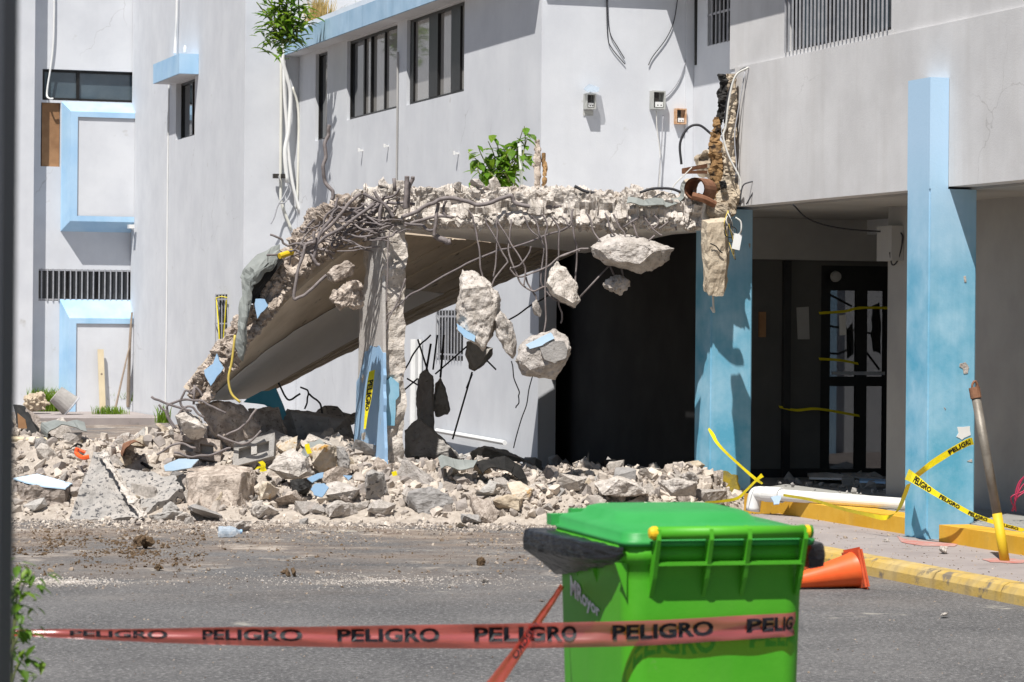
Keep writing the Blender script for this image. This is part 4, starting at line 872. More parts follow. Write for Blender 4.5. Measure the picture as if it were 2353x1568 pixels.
# countable lumps in the heap
LUMP = [rock(1, 500+i, 3, .018, a) for i, a in enumerate([(1, .8, .6), (1, .7, .45), (1, .9, .8), (1, .6, .5), (1, .85, .35), (1, .75, .6), (.9, .9, .7), (1, .55, .4), (1, .8, .5), (1, .7, .7), (1, .9, .3), (1, .65, .55), (1, .75, .2), (1, .9, .22), (1, .6, .35)])]
LM = []
for i, vf in enumerate(LUMP):
    me = bpy.data.meshes.new('concrete_lump'); me.from_pydata([Vector(p) for p in vf[0]], [], vf[1]); me.materials.append(M[('concrete_w', 'concrete', 'concrete_w', 'concrete_g', 'concrete_w', 'concrete', 'concrete_t', 'concrete_w', 'concrete', 'tar', 'concrete_w', 'ochre', 'concrete_g', 'concrete_w', 'black')[i]]); LM.append(me)
placed = []
n = 0; tries = 0
while n < 290 and tries < 9000:
    tries += 1
    l = rr.uniform(-5.1, 2.0); d = 25.15+rr.random()**1.2*4.4; h = max(heap(l, d), GZ)
    if h < GZ+.05 and rr.random() > .10: continue
    s = min(.52, .12+rr.expovariate(1/.095)) if h > GZ+.05 else rr.uniform(.07, .14)
    if any((l-a)**2+(d-b)**2 < (.36*(s+c))**2 for a, b, c in placed): continue
    placed.append((l, d, s)); n += 1
    o = bpy.data.objects.new('concrete_lump', rr.choice(LM)); COL.objects.link(o)
    o.location = ld(l, d, h+s*.10); o.scale = (s, s*rr.uniform(.8, 1.1), s*rr.uniform(.75, 1.1)); o.rotation_euler = (rr.gauss(0, .5), rr.gauss(0, .5), rr.uniform(0, 6.28))
    o['label'] = 'plain broken concrete lump lying in the pale rubble heap'; o['category'] = 'concrete lump'; o['group'] = 'plain lumps of the rubble heap'
# a few stray stones on the driveway, and grit
for k, (u, v, s, lab) in enumerate(((1116, 1340, .06, 'small white stone on the asphalt left of the green bin'), (2166, 1273, .10, 'white stone on the pavement right of the tall pillar foot'), (2036, 1246, .05, 'small pale stone on the pavement left of the tall pillar'), (555, 1222, .17, 'white knobbly stone beside the crushed plastic bottle'), (2170, 1420, .09, 'flat grey shard on the asphalt below the kerb'), (2118, 1212, .04, 'tiny pale stone near the yellow step'))):
    z = 0 if k in (1, 2, 5) else GZ
    p = onz(z, u, v); vf = mv(rock(1, 900+k, 2, .06, (1, .8, .65) if k != 4 else (1, .5, .2)), p+Vector((0, 0, s*.25)), s, (0, 0, k))
    mesh('loose_stone', vf, M['concrete_w'], label=lab, cat='stone')
for k, (u, v, s, lab) in enumerate(((335, 1262, .19, 'brown dirt clod on the asphalt in front of the rubble'), (1097, 1300, .10, 'small brown clump on the asphalt beside the green bin'), (358, 1312, .09, 'low brown clump on the asphalt below the dirt clod'), (665, 1325, .10, 'flat dark scrap on the asphalt before the heap'), (515, 1232, .10, 'brown clump beside the plastic bottle'))):
    p = onz(GZ, u, v); c_ = join(*[mv(rock(1, 930+k*5+j, 2, .09, (1, .9, .8 if k < 2 else .5)), p+Vector((rr.uniform(-.3, .3)*s, rr.uniform(-.3, .3)*s, s*.3)), s*rr.uniform(.55, .8), (j, j, j)) for j in range(3)])
    mesh('dirt_clod', c_, M['dirt'], label=lab, cat='dirt')
st_ = []
for i in range(5200):
    u = rr.uniform(30, 1420); v = 1195+abs(rr.gauss(0, 1))*62
    if v > 1560: continue
    if fn((u/210, v/60, 2), 1, 3) < rr.uniform(-.35, .25)+(v-1200)/700: continue
    p = onz(GZ, u, v); s = min(.05, .008+rr.expovariate(1/.008)); st_.append(mv(rr.choice(SMALL), p+Vector((0, 0, s*.1)), s, (rr.uniform(0, 6), rr.uniform(0, 6), 0)))
for i in range(420):
    u = rr.uniform(30, 2340); v = rr.uniform(1250, 1560); p = onz(GZ, u, v)
    if p.x > 8.98: continue
    s = rr.uniform(.006, .016); st_.append(mv(rr.choice(SMALL), p+Vector((0, 0, s*.1)), s, (rr.uniform(0, 6), rr.uniform(0, 6), 0)))
for i in range(500):
    p = Vector((rr.uniform(9.2, 10.5), rr.uniform(16, 24), 0)); s = rr.uniform(.008, .02)*(1+2*(rr.random() < .06)*(p.y > 20)); st_.append(mv(rr.choice(SMALL), p, s, (rr.uniform(0, 6), rr.uniform(0, 6), 0)))
mesh('ground_grit', join(*st_), M['grit'], label='brown and white grit scattered over asphalt and pavement', cat='grit', kind='stuff')
st_ = []
for i in range(6500):
    l = rr.uniform(-5.4, 2.0); d = 25.75+.3*fn((l*.5, 1, 0), 1, 3)-abs(rr.gauss(0, .55))
    if heap(l, d) > GZ+.03: continue
    s = min(.07, .006+rr.expovariate(1/.010)); st_.append(mv(rr.choice(SMALL), ld(l, d, GZ+s*.1), s, (rr.uniform(0, 6), rr.uniform(0, 6), 0)))
mesh('heap_crumbs', join(*st_), M['stone'], label='pale crumbs thinning out onto the asphalt before the heap', cat='rubble', kind='stuff')
st_ = []
for i in range(1500):
    x, y = rr.uniform(8.5, 11.2), rr.uniform(27.5, 34)
    s = min(.3, .03+rr.expovariate(1/.05)); st_.append(mv(rr.choice(SMALL), (x, y, GZ+.1+s*.2), s, (rr.uniform(0, 6), rr.uniform(0, 6), 0)))
for i in range(160):
    x, y = rr.uniform(11.3, 14), rr.uniform(24, 27); s = min(.2, .02+rr.expovariate(1/.03)); st_.append(mv(rr.choice(SMALL), (x, y, .13+s*.2), s, (rr.uniform(0, 6), rr.uniform(0, 6), 0)))
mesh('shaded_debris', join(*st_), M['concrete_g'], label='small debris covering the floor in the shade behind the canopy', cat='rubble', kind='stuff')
# ---- recognisable pieces
def oc(*a, **k): return outline_chunk(*a, **k)
TP = [(30, 1104, 26.55), (85, 1094, 26.8), (166, 1116, 26.5), (150, 1127, 26.1), (100, 1122, 26.1), (55, 1112, 26.15)]
A = mesh('blue_topped_slab', hull([at(*p) for p in TP]+[at(u-2, v+46, d+.03) for u, v, d in TP], 3, .018, 10, 61), M['concrete'], label='concrete slab with pale blue painted top at the left end of the heap', cat='concrete chunk')
mesh('blue_paint', plate(rag([at(u, v-2, d) for u, v, d in TP], 4, .01, 2), (0, 0, 1), .012), M['pale_chip'], A)
A = root('tar_covered_slab', 'large leaning slab of grey tar coated roofing like a tent in the heap', 'roofing slab', at(240, 1200, 25.9))
def quad_slab(P, th, amp, seed, n=26):
    a, b, c, d_ = [Vector(p) for p in P]; nn = (b-a).cross(d_-a).normalized()
    if nn.dot(FWD) > 0: nn = -nn
    V, Fc = [], []
    for k in (0, 1):
        for i in range(n+1):
            for j in range(n+1):
                s, t = i/n, j/n; p = (a.lerp(b, s)).lerp(d_.lerp(c, s), t)
                e = min(s, 1-s, t, 1-t); p += (p-(a+b+c+d_)/4)*(.05*fn(p+Vector((seed, 0, 0)), 4, 4) if e < .02 else 0)
                V.append(p+nn*amp*fn(p+Vector((0, seed, 0)), 5, 5) if k == 0 else p-nn*th)
    w_ = n+1; N = w_*w_
    for i in range(n):
        for j in range(n): q = i*w_+j; Fc += [(q, q+1, q+w_+1, q+w_), (N+q, N+q+w_, N+q+w_+1, N+q+1)]
    for i in range(n):
        for j in (0, n): q = i*w_+j; Fc.append((q, q+w_, N+q+w_, N+q)); 
    for j in range(n):
        for i in (0, n): q = i*w_+j; Fc.append((q, q+1, N+q+1, N+q))
    return V, Fc
mesh('tar_face', quad_slab([at(215, 1040, 26.5), at(245, 1045, 26.5), at(328, 1195, 25.75), at(158, 1192, 25.75)], .07, .05, 3), M['tar'], A)
mesh('pale_seam', rough_beam([(232, 1040, 9, 26.4), (262, 1085, 9, 26.1), (295, 1135, 10, 25.9), (328, 1190, 10, 25.65)], .03, .03, 14, 20, 16, 3), M['concrete_w'], A)
A = root('tar_covered_slab', 'second tar stained roofing slab with dark underside beside the big block', 'roofing slab', at(370, 1180, 26.1))
mesh('tar_face', quad_slab([at(255, 1075, 26.9), at(405, 1095, 26.6), at(420, 1125, 26.2), at(330, 1180, 25.95)], .09, .04, 9), M['tar'], A)
mesh('dark_edge', hull([at(u, v, d) for u, v, d in ((412, 1098, 26.5), (428, 1120, 26.3), (428, 1165, 26.3), (395, 1178, 26.2), (345, 1165, 26.2), (360, 1150, 26.2))]+[at(400, 1140, 26.7)], 2, .03, 6, 3), M['black'], A)
A = root('concrete_beam_block', 'biggest squared concrete beam block with flat sunlit top in the heap', 'concrete block', at(510, 1185, 26.3))
mesh('block', hull([at(u, v, d) for u, v, d in ((430, 1098, 26.5), (432, 1160, 26.2), (470, 1180, 26.1), (540, 1185, 26.1), (560, 1170, 26.2), (582, 1140, 26.5), (590, 1100, 26.8), (575, 1085, 26.5), (555, 1088, 26.2), (470, 1095, 26.15), (435, 1100, 26.3), (575, 1075, 27.1), (480, 1070, 27.2), (430, 1075, 27.1))], 3, .03, 4, 8), M['concrete'], A)
oc('flat_paver', 'grey rectangular concrete plank lying in front of the beam block', [(432, 1162), (448, 1157), (512, 1185), (508, 1198), (490, 1195), (434, 1172)], 25.9, .35, 'concrete_g', 62, amp=.012, sub=2)
oc('flat_slab_piece', 'long flat grey slab piece at the front of the heap', [(340, 1185), (400, 1172), (420, 1180), (415, 1205), (355, 1210)], 25.85, .3, 'concrete_g', 63, amp=.015)
oc('pale_wedge', 'pale wedge shaped concrete piece standing before the tar slab', [(402, 1185), (428, 1178), (452, 1195), (448, 1212), (405, 1215)], 25.75, .25, 'concrete_w', 64)
oc('pale_wedge', 'pale concrete piece with rough foot beside the black slab edge', [(378, 1165), (392, 1155), (412, 1170), (410, 1180), (372, 1180)], 25.95, .2, 'concrete_g', 65)
def hollow_block(lab, c, ax, ay, az, mat, group='hollow concrete blocks'):
    """Two-core hollow block: solid shell pieces around open cores."""
    r = root('hollow_block', lab, 'concrete block', c, group); ax, ay, az = Vector(ax), Vector(ay), Vector(az); c = Vector(c)
    pcs = []
    for s in (-1, 1): pcs.append(obox(c+az*s*.72, ax, ay, az*.28))
    for s in (-1, 0, 1): pcs.append(obox(c+ax*s*.86, ax*.14, ay*.99, az*.44))
    V, Fc = join(*pcs); mesh('shell', ([p+Vector((fn(p, 9), fn(p, 8), fn(p, 7)))*.012 for p in V], Fc), M[mat], r)
    mesh('core_shadow', obox(c+ay*.3, ax*.72, ay*.6, az*.44), M['concrete_g'], r); return r
c = at(585, 1042, 27.2); hollow_block('hollow grey concrete block under the fallen panel', c, RGT*.19+FWD*.06+UPV*.05, FWD*.10-UPV*.04, UPV*.11+FWD*.04, 'concrete_g')
c = at(455, 1035, 27.4); hollow_block('hollow concrete block behind the pale blue flake', c, RGT*.23-FWD*.05-UPV*.03, FWD*.10-UPV*.03, UPV*.10+FWD*.03, 'concrete')
oc('round_lump', 'rounded grey white boulder in the middle of the heap', [(615, 1075), (640, 1045), (675, 1032), (705, 1050), (722, 1090), (690, 1102), (650, 1100)], 26.75, .45, 'concrete_w', 66)
oc('ochre_lump', 'ochre stained concrete lump with black tar side beside the pier', [(708, 1030), (745, 1020), (775, 1025), (785, 1060), (775, 1088), (740, 1092), (715, 1065)], 27.0, .4, 'ochre', 67)
oc('tar_lump', 'black grey tar flap leaning on the ochre lump', [(772, 1025), (790, 1028), (806, 1060), (800, 1090), (780, 1095), (776, 1060)], 26.95, .2, 'tar', 68)
oc('tar_plug', 'grey concrete drum piece with a black tar stripe in the heap', [(925, 1150), (940, 1130), (985, 1118), (1030, 1135), (1045, 1155), (1030, 1172), (985, 1190), (950, 1188)], 26.1, .4, 'concrete_g', 69)
A = oc('tar_brick', 'upright concrete brick with a dark middle band below the pier', [(838, 1085), (858, 1078), (885, 1090), (892, 1130), (880, 1150), (840, 1150)], 26.1, .3, 'tar', 70)
for k, (lab, pts, d, t, mt) in enumerate((
    ('squared concrete piece with shaded side left of the tar brick', [(745, 1110), (780, 1105), (825, 1125), (815, 1150), (770, 1155), (740, 1140)], 26.3, .35, 'concrete_w'),
    ('rounded concrete boulder at the front foot of the heap', [(745, 1165), (775, 1150), (815, 1160), (825, 1180), (790, 1195), (755, 1190)], 25.95, .35, 'concrete_w'),
    ('knobbly white concrete piece right of the beam block', [(575, 1175), (590, 1160), (620, 1162), (640, 1175), (625, 1190), (590, 1192)], 26.0, .3, 'concrete_w'),
    ('tilted concrete tile standing on edge right of the heap centre', [(1105, 1130), (1125, 1100), (1145, 1110), (1135, 1135), (1115, 1148)], 26.1, .15, 'concrete_g'),
    ('tan sided concrete block at the right of the heap', [(1130, 1150), (1165, 1135), (1200, 1145), (1195, 1175), (1150, 1180)], 25.95, .3, 'concrete_t'),
    ('brown bottomed concrete lump near the bin side of the heap', [(1165, 1110), (1195, 1105), (1225, 1125), (1220, 1150), (1190, 1155), (1170, 1140)], 26.1, .3, 'ochre'),
    ('white brick fragment at the front of the heap', [(1060, 1182), (1100, 1180), (1105, 1200), (1062, 1203)], 25.7, .2, 'concrete_g'),
    ('dark tar lump half buried in the heap centre', [(668, 1105), (700, 1098), (712, 1120), (700, 1145), (672, 1140)], 26.4, .3, 'black'),
    ('ochre concrete piece behind the beam block', [(590, 1120), (615, 1105), (640, 1125), (625, 1150), (598, 1150)], 26.4, .3, 'ochre'),
    ('grey concrete drain shell at the right of the heap', [(1260, 1115), (1300, 1120), (1325, 1150), (1310, 1165), (1265, 1160)], 26.2, .3, 'concrete_g'),
    ('pale concrete mass below the stained pillar', [(1510, 1105), (1555, 1098), (1600, 1110), (1600, 1140), (1540, 1140)], 25.8, .5, 'concrete_w'),
    ('big pale concrete mass behind the green bin', [(1365, 1110), (1420, 1095), (1470, 1110), (1490, 1135), (1430, 1145), (1380, 1138)], 26.1, .5, 'concrete_w'),
    ('pale concrete lump at the foot of the stained blue pillar', [(1565, 1090), (1590, 1084), (1606, 1100), (1600, 1125), (1570, 1120)], 26.2, .25, 'concrete_w'))):
    oc('concrete_piece', lab, pts, d, t, mt, 80+k)
oc('crushed_footing', 'pale concrete footing bulb with bent rebar under the fallen panel end', [(402, 955), (420, 940), (450, 955), (475, 985), (470, 1005), (440, 1010), (415, 990)], 27.1, .4, 'concrete_w', 95)
oc('crushed_footing', 'dark concrete footing crushed under the fallen panel end', [(450, 930), (500, 920), (560, 930), (600, 980), (590, 1050), (540, 1050), (490, 1000)], 27.9, .6, 'concrete', 96)
oc('crushed_footing', 'tall broken footing column standing in shadow under the panel', [(570, 940), (640, 935), (660, 1000), (650, 1060), (580, 1060)], 28.6, .4, 'concrete', 97)
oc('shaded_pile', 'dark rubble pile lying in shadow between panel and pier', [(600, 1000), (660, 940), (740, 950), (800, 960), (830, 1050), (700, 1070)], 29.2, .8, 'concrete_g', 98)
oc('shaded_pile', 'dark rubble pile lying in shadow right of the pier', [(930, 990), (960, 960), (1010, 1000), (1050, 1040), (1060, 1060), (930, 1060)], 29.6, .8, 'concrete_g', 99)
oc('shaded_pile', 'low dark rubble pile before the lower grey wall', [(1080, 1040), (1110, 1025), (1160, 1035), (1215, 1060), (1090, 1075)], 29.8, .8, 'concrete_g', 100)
for k, (pts, d, mt, lab) in enumerate((([(376, 1070), (410, 1053), (455, 1056), (440, 1075), (380, 1082)], 26.9, 'pale_chip', 'pale blue flake lying flat behind the beam block'), ([(713, 1125), (722, 1112), (745, 1110), (756, 1120), (740, 1142), (720, 1138)], 26.15, 'blue_chip', 'rounded blue painted flake in the heap centre'), ([(705, 1100), (730, 1087), (744, 1085), (742, 1098), (718, 1108)], 26.35, 'blue_chip', 'angled blue painted flake above the rounded one'), ([(788, 1092), (808, 1094), (800, 1103)], 26.5, 'blue_chip', 'small blue flake near the pier foot'), ([(1770, 1142), (1795, 1140), (1792, 1160), (1778, 1160)], 24.3, 'pale_chip', 'pale blue flake stuck on rubble by the white pipe'))):
    mesh('paint_flake', plate(rag([at(u, v, d-.12) for u, v in pts], 3, .012, k), FWD+UPV*-.3, .03), M[mt], label=lab, cat='paint flake')
# membranes and scraps in the heap
def scrap(name, lab, rows, mat, cat): return ribbon(name, [[at(*q) for q in r] for r in rows], M[mat], None, .02, label=lab, cat=cat)
scrap('roofing_scrap', 'curled dark roofing scrap on the heap right of the pier', ([(1010, 1055, 26.5), (1030, 1050, 26.5), (1060, 1052, 26.5), (1095, 1060, 26.5)], [(1015, 1075, 26.3), (1035, 1072, 26.3), (1065, 1078, 26.3), (1090, 1078, 26.3)]), 'membrane', 'roofing')
scrap('roofing_scrap', 'big black roofing sheet arching over the heap before the dark hall', ([(1090, 1062, 26.6), (1130, 1050, 26.6), (1170, 1055, 26.6), (1205, 1090, 26.5), (1213, 1112, 26.4)], [(1110, 1085, 26.3), (1135, 1075, 26.3), (1165, 1080, 26.3), (1190, 1100, 26.3), (1200, 1118, 26.3)]), 'black', 'roofing')
scrap('roofing_scrap', 'rounded grey roofing flap with yellow tape behind the boulder', ([(690, 1045, 27.1), (700, 1020, 27.1), (730, 1012, 27.1), (750, 1020, 27.1)], [(695, 1062, 27.0), (710, 1045, 27.0), (735, 1040, 27.0), (748, 1040, 27.0)]), 'membrane', 'roofing')
scrap('pipe_shell', 'brown half pipe shell lying on the heap left of the hollow block', ([(282, 1052, 26.9), (290, 1025, 26.9), (315, 1018, 26.9), (333, 1030, 26.9)], [(275, 1040, 27.4), (285, 1020, 27.4), (305, 1014, 27.4), (325, 1022, 27.4)]), 'rust', 'pipe')
scrap('sheet_metal', 'crumpled grey sheet metal gutter at the far left of the heap', ([(95, 1000, 27.9), (100, 978, 27.9), (140, 968, 27.9), (195, 972, 27.9)], [(110, 1004, 27.5), (120, 985, 27.5), (150, 982, 27.5), (200, 990, 27.5)]), 'membrane', 'sheet metal')
scrap('roofing_scrap', 'sheet of peeled roofing lying in sun behind the pier', ([(700, 985, 30.5), (745, 935, 30.5), (800, 950, 30.5), (835, 945, 30.5)], [(720, 1000, 30.0), (760, 975, 30.0), (805, 972, 30.0), (835, 975, 30.0)]), 'tar', 'roofing')
tt = root('timber_pole', 'cream timber pole lying across the far left of the heap', 'pole', at(100, 1012, 27.6)); mesh('pole', tube([at(20, 1009, 27.6), at(110, 1012, 27.6), at(190, 1017, 27.6)], .026, 8), M['pine'], tt); mesh('end_grain', lathe([(0, .004), (.024, .003), (.025, -.01)], 10, at(190, 1017, 27.6), at(190, 1017, 27.6)-at(110, 1012, 27.6)), M['stick'], tt)
bd = root('charred_board', 'dark charred board leaning at the far left behind the post', 'board', at(70, 1000, 28.2)); mesh('board', plate(rag([at(u, v, d) for u, v, d in ((30, 930, 28.4), (55, 935, 28.4), (88, 985, 28.0), (90, 1002, 28.0), (40, 1000, 28.0))], 3, .02, 1), FWD, .05), M['black'], bd); mesh('bare_edge', plate([at(u, v, 27.95) for u, v in ((40, 950), (58, 965), (62, 985), (42, 985))], FWD, .02), M['wood'], bd)
cl = root('orange_clip', 'small orange plastic clip in the left part of the heap', 'plastic clip', at(195, 1050, 26.9)); mesh('clip', tube([at(178, 1030, 26.8), at(176, 1042, 26.8), (at(190, 1052, 26.7)), at(205, 1050, 26.7)], .022, 6), M['cone'], cl); mesh('tongue', tube([at(182, 1034, 26.75), at(196, 1040, 26.75)], .016, 6, 0), M['cone'], cl)
bt = root('plastic_bottle', 'crushed clear blue plastic bottle on the ground before the heap', 'bottle', onz(GZ, 518, 1240))
b0 = onz(GZ, 500, 1236)+Vector((0, 0, .05)); axb = (RGT*.95+FWD*.2)
mesh('body', lathe([(.0, 0), (.045, .005), (.05, .03), (.044, .07), (.05, .10), (.043, .13), (.035, .15), (.018, .17), (.016, .19)], 14, b0, axb), M['clear'], bt); mesh('cap', lathe([(.019, .188), (.019, .205), (0, .206)], 12, b0, axb), M['blue_chip'], bt)
sp = []
for k in range(1500):
    a, q = rr.uniform(0, 6.28), abs(rr.gauss(0, .5)); p = onz(GZ, 145, 1338)+RGT*math.cos(a)*q*.62+FWD*math.sin(a)*q*.42; s_ = rr.uniform(.006, .022)
    sp.append(mv(rr.choice(SMALL), p, s_, (a, q, 0)))
for k in range(1800):
    a, q = rr.uniform(0, 6.28), abs(rr.gauss(0, .5)); p = onz(GZ, 880, 1335)+RGT*math.cos(a)*q*1.6+FWD*math.sin(a)*q*.8; s_ = rr.uniform(.004, .016)
    sp.append(mv(rr.choice(SMALL), p, s_, (a, q, 0)))
so = []
for k in range(4200):
    u, v = rr.uniform(30, 470), 1262+rr.gauss(0, 26)
    if v < 1205 or fn((u/90, v/22, 4), 1, 4) < rr.uniform(-.3, .35): continue
    s_ = min(.045, .007+rr.expovariate(1/.008)); so.append(mv(rr.choice(SMALL), onz(GZ, u, v)+Vector((0, 0, s_*.1)), s_, (k, u, 0)))
for k in range(1300):
    u, v = rr.uniform(470, 1250), 1290+rr.gauss(0, 22)
    if v < 1215 or fn((u/80, v/14, 9), 1, 4) < rr.uniform(.0, .45): continue
    s_ = min(.035, .006+rr.expovariate(1/.006)); so.append(mv(rr.choice(SMALL), onz(GZ, u, v)+Vector((0, 0, s_*.1)), s_, (k, u, 0)))
mesh('soil_scatter', join(*so), M['dirt'], label='brown soil crumbs scattered on the asphalt before the heap', cat='soil', kind='stuff')
mesh('sand_spill', join(*sp), M['concrete_w'], label='cream sand and crumbs spilled thinly over the asphalt', cat='sand', kind='stuff')
# yellow tape scraps in the heap
for k, (pts, d) in enumerate((([(705, 1022), (708, 1035), (712, 1044)], 26.85), ([(590, 1080), (600, 1072), (608, 1085)], 26.6), ([(905, 1085), (908, 1095)], 26.3), ([(598, 1062), (605, 1070), (602, 1085)], 26.6))):
    P = smooth_path([at(u, v, d) for u, v in pts], 3); V = [q for p in P for q in (p-RGT*.022, p+RGT*.022+UPV*.012)]
    mesh('tape_scrap', (V, [(2*i, 2*i+1, 2*i+3, 2*i+2) for i in range(len(P)-1)]), M['ytape'], label=('yellow tape scrap on the rounded roofing flap', 'yellow tape scrap beside the hollow block', 'tiny yellow tape scrap below the pier', 'crumpled yellow tape scrap left of the round boulder')[k], cat='tape')
# ================================================================== things on the walls and terrace
def meter_box(lab, u0, u1, v0, v1, mat, depth=.11, extra=None):
    a, b = ony(Y1, u0, v1), ony(Y1, u1, v0); x0, x1, z0, z1 = a.x, b.x, a.z, b.z; t = .016
    r = root('electrical_box', lab, 'electrical box', ((x0+x1)/2, Y1, z0), 'open electrical boxes on the upper wall')
    y0, y1 = Y1-depth, Y1-.003
    mesh('case', join(bx(x0, x0+t, y0, y1, z0, z1), bx(x1-t, x1, y0, y1, z0, z1), bx(x0+t, x1-t, y0, y1, z0, z0+t), bx(x0+t, x1-t, y0, y1, z1-t, z1), bx(x0+t, x1-t, y1-.01, y1, z0+t, z1-t)), M[mat], r)
    w_, h = x1-x0, z1-z0
    mesh('breaker', bx(x0+t*1.3, x0+w_*.55, y0+.03, y1-.012, z0+h*.42, z1-t*1.3), M['box_d'], r)
    mesh('terminal', bx(x0+w_*.25, x1-t*1.6, y0+.02, y1-.012, z0+t*1.6, z0+h*.4), M['pvc'], r)
    for i in range(2): mesh('screw', lathe([(0, .0), (.008, .001), (.008, .02)], 8, (x0+w_*(.45+.25*i), y0+.018, z0+h*.22), (0, 1, 0)), M['box_d'], r)
    return r
r1 = meter_box('small grey box under a broken lamp, leftmost on the upper wall', 1340, 1363, 217, 252, 'box_g')
mesh('lug', plate([ony(Y1-.006, u, v) for u, v in ((1340, 254), (1363, 254), (1363, 266), (1340, 266))], (0, -1, 0), .004), M['box_g'], r1)
r2 = meter_box('largest grey electrical box with bare wiring on the upper wall', 1492, 1522, 211, 252, 'box_g')
r3 = meter_box('small rusty orange electrical box, rightmost on the upper wall', 1548, 1573, 251, 286, 'box_r', .07)
lp = root('broken_lamp', 'clear plastic lamp cover tilted above the leftmost small grey box', 'lamp', ony(Y1-.1, 1357, 215))
mesh('cover', hull([ony(Y1-d, u, v) for u, v in ((1340, 205), (1354, 193), (1378, 202), (1375, 212), (1360, 208), (1350, 212)) for d in (.04, .16)], 1, .004, 9, 2), M['clear'], lp)
mesh('bracket', tube([ony(Y1-.06, 1356, 208), ony(Y1-.05, 1354, 218)], .012, 6, 0), M['pvc'], lp)
def cable(name, lab, pts, r, mat, parent=None, group=None):
    return mesh(name, tube(pts, r, 5, 6), M[mat], parent, label=lab, cat=None if parent else 'cable', group=group, smooth=True)
Yc = Y1-.02
cable('wall_cable', 'thin dark cable pair hanging from above at the middle of the upper wall', [ony(Yc, u, v) for u, v in ((1396, -20), (1397, 40), (1403, 80), (1420, 110), (1435, 135))], .006, 'wire_d')
cable('wall_cable', 'shorter thin cable beside the hanging pair on the upper wall', [ony(Yc, u, v) for u, v in ((1393, -20), (1396, 80), (1405, 110), (1436, 148))], .006, 'wire_d')
cable('wall_cable', 'thin slanting cable from the roof to the middle of the upper wall', [ony(Yc, u, v) for u, v in ((1558, -10), (1548, 50), (1530, 90), (1500, 130), (1490, 150))], .006, 'wire_d')
cable('wall_cable', 'grey cable curving down into the largest electrical box', [ony(Yc, u, v) for u, v in ((1583, 75), (1578, 130), (1562, 180), (1540, 212), (1522, 226))], .008, 'bar')
cable('wall_cable', 'white wire dropping from the largest electrical box to the terrace', [ony(Yc-.05, u, v) for u, v in ((1508, 255), (1510, 300), (1517, 360), (1513, 450))], .007, 'wire_w')
cable('wall_cable', 'grey wire dropping beside the white one below the largest box', [ony(Yc-.05, u, v) for u, v in ((1524, 265), (1520, 330), (1514, 400), (1510, 455))], .008, 'bar')
cable('loop_cable', 'dark looped cable curling from the torn wall edge over the terrace', [at(u, v, 27.2) for u, v in ((1566, 378), (1563, 330), (1580, 296), (1605, 288), (1630, 305), (1665, 340), (1690, 390), (1700, 420))], .013, 'wire_d')
cable('loop_cable', 'white cable hanging down the torn wall edge', [at(u, v, DE-.3) for u, v in ((1720, 155), (1690, 175), (1675, 230), (1668, 290), (1662, 315), (1675, 360), (1700, 410), (1702, 440))], .010, 'wire_w')
cable('loop_cable', 'black cable bending over the top of the torn wall edge', [at(u, v, DE-.22) for u, v in ((1735, 153), (1705, 160), (1685, 185), (1672, 225), (1665, 280))], .010, 'wire_d')
cable('loop_cable', 'thin blue grey cable running down beside the torn wall edge', [at(u, v, DE-.25) for u, v in ((1712, 165), (1697, 250), (1688, 310), (1692, 380), (1690, 410))], .006, 'bar')
cable('loop_cable', 'bent wire sticking out right of the torn wall end', [at(u, v, DE-.4) for u, v in ((1700, 470), (1706, 430), (1720, 420), (1738, 418), (1740, 425), (1715, 470))], .007, 'wire_d')
cable('loop_cable', 'dark cable bowed over the canopy edge beside the pipe section', [at(u, v, 26.5) for u, v in ((1470, 443), (1500, 434), (1540, 434), (1565, 442))], .013, 'wire_d')
cable('loop_cable', 'short dark cable end rising from the canopy edge', [at(u, v, 26.7) for u, v in ((1320, 428), (1345, 440), (1375, 445))], .015, 'wire_d')
cable('loop_cable', 'pale wire curling up from the canopy edge below the bracket', [at(u, v, 26.8) for u, v in ((1537, 450), (1550, 425), (1575, 400), (1590, 385))], .006, 'wire_w')
cable('porch_cable', 'dark cable sagging under the porch ceiling', [at(u, v, d) for u, v, d in ((1822, 470, 25.6), (1860, 505, 25.8), (1930, 525, 26), (2030, 533, 26.2), (2070, 536, 26.0), (2073, 560, 26), (2062, 600, 26), (2050, 608, 26), (2045, 580, 26))], .008, 'wire_d')
# lamp ballast dangling on wires
bs = root('dangling_ballast', 'white box dangling on tangled wires beside the stained pillar', 'ballast', at(1694, 570, 25.9))
mesh('box', obox(at(1693, 556, 25.9), RGT*.035+UPV*-.008, FWD*.03, UPV*.07+RGT*.012), M['pvc'], bs)
rw = random.Random(9)
for k in range(9):
    u0 = 1670+rw.uniform(0, 14); cable('wire', None, [at(u0, 484+rw.uniform(0, 8), 25.95), at(u0+rw.uniform(-10, 12), 510+rw.uniform(-6, 6), 25.85), at(1680+rw.uniform(-14, 16), 535+rw.uniform(-8, 20), 25.9), at(1688+rw.uniform(-8, 8), 545+rw.uniform(0, 55), 25.9)], .0045, ('wire_d', 'wire_w', 'wire_y', 'wire_d')[k % 4], bs)
cable('wire', None, [at(1690, 500, 25.85), at(1702, 510, 25.85), (at(1703, 530, 25.85)), at(1697, 540, 25.9)], .008, 'wire_w', bs)
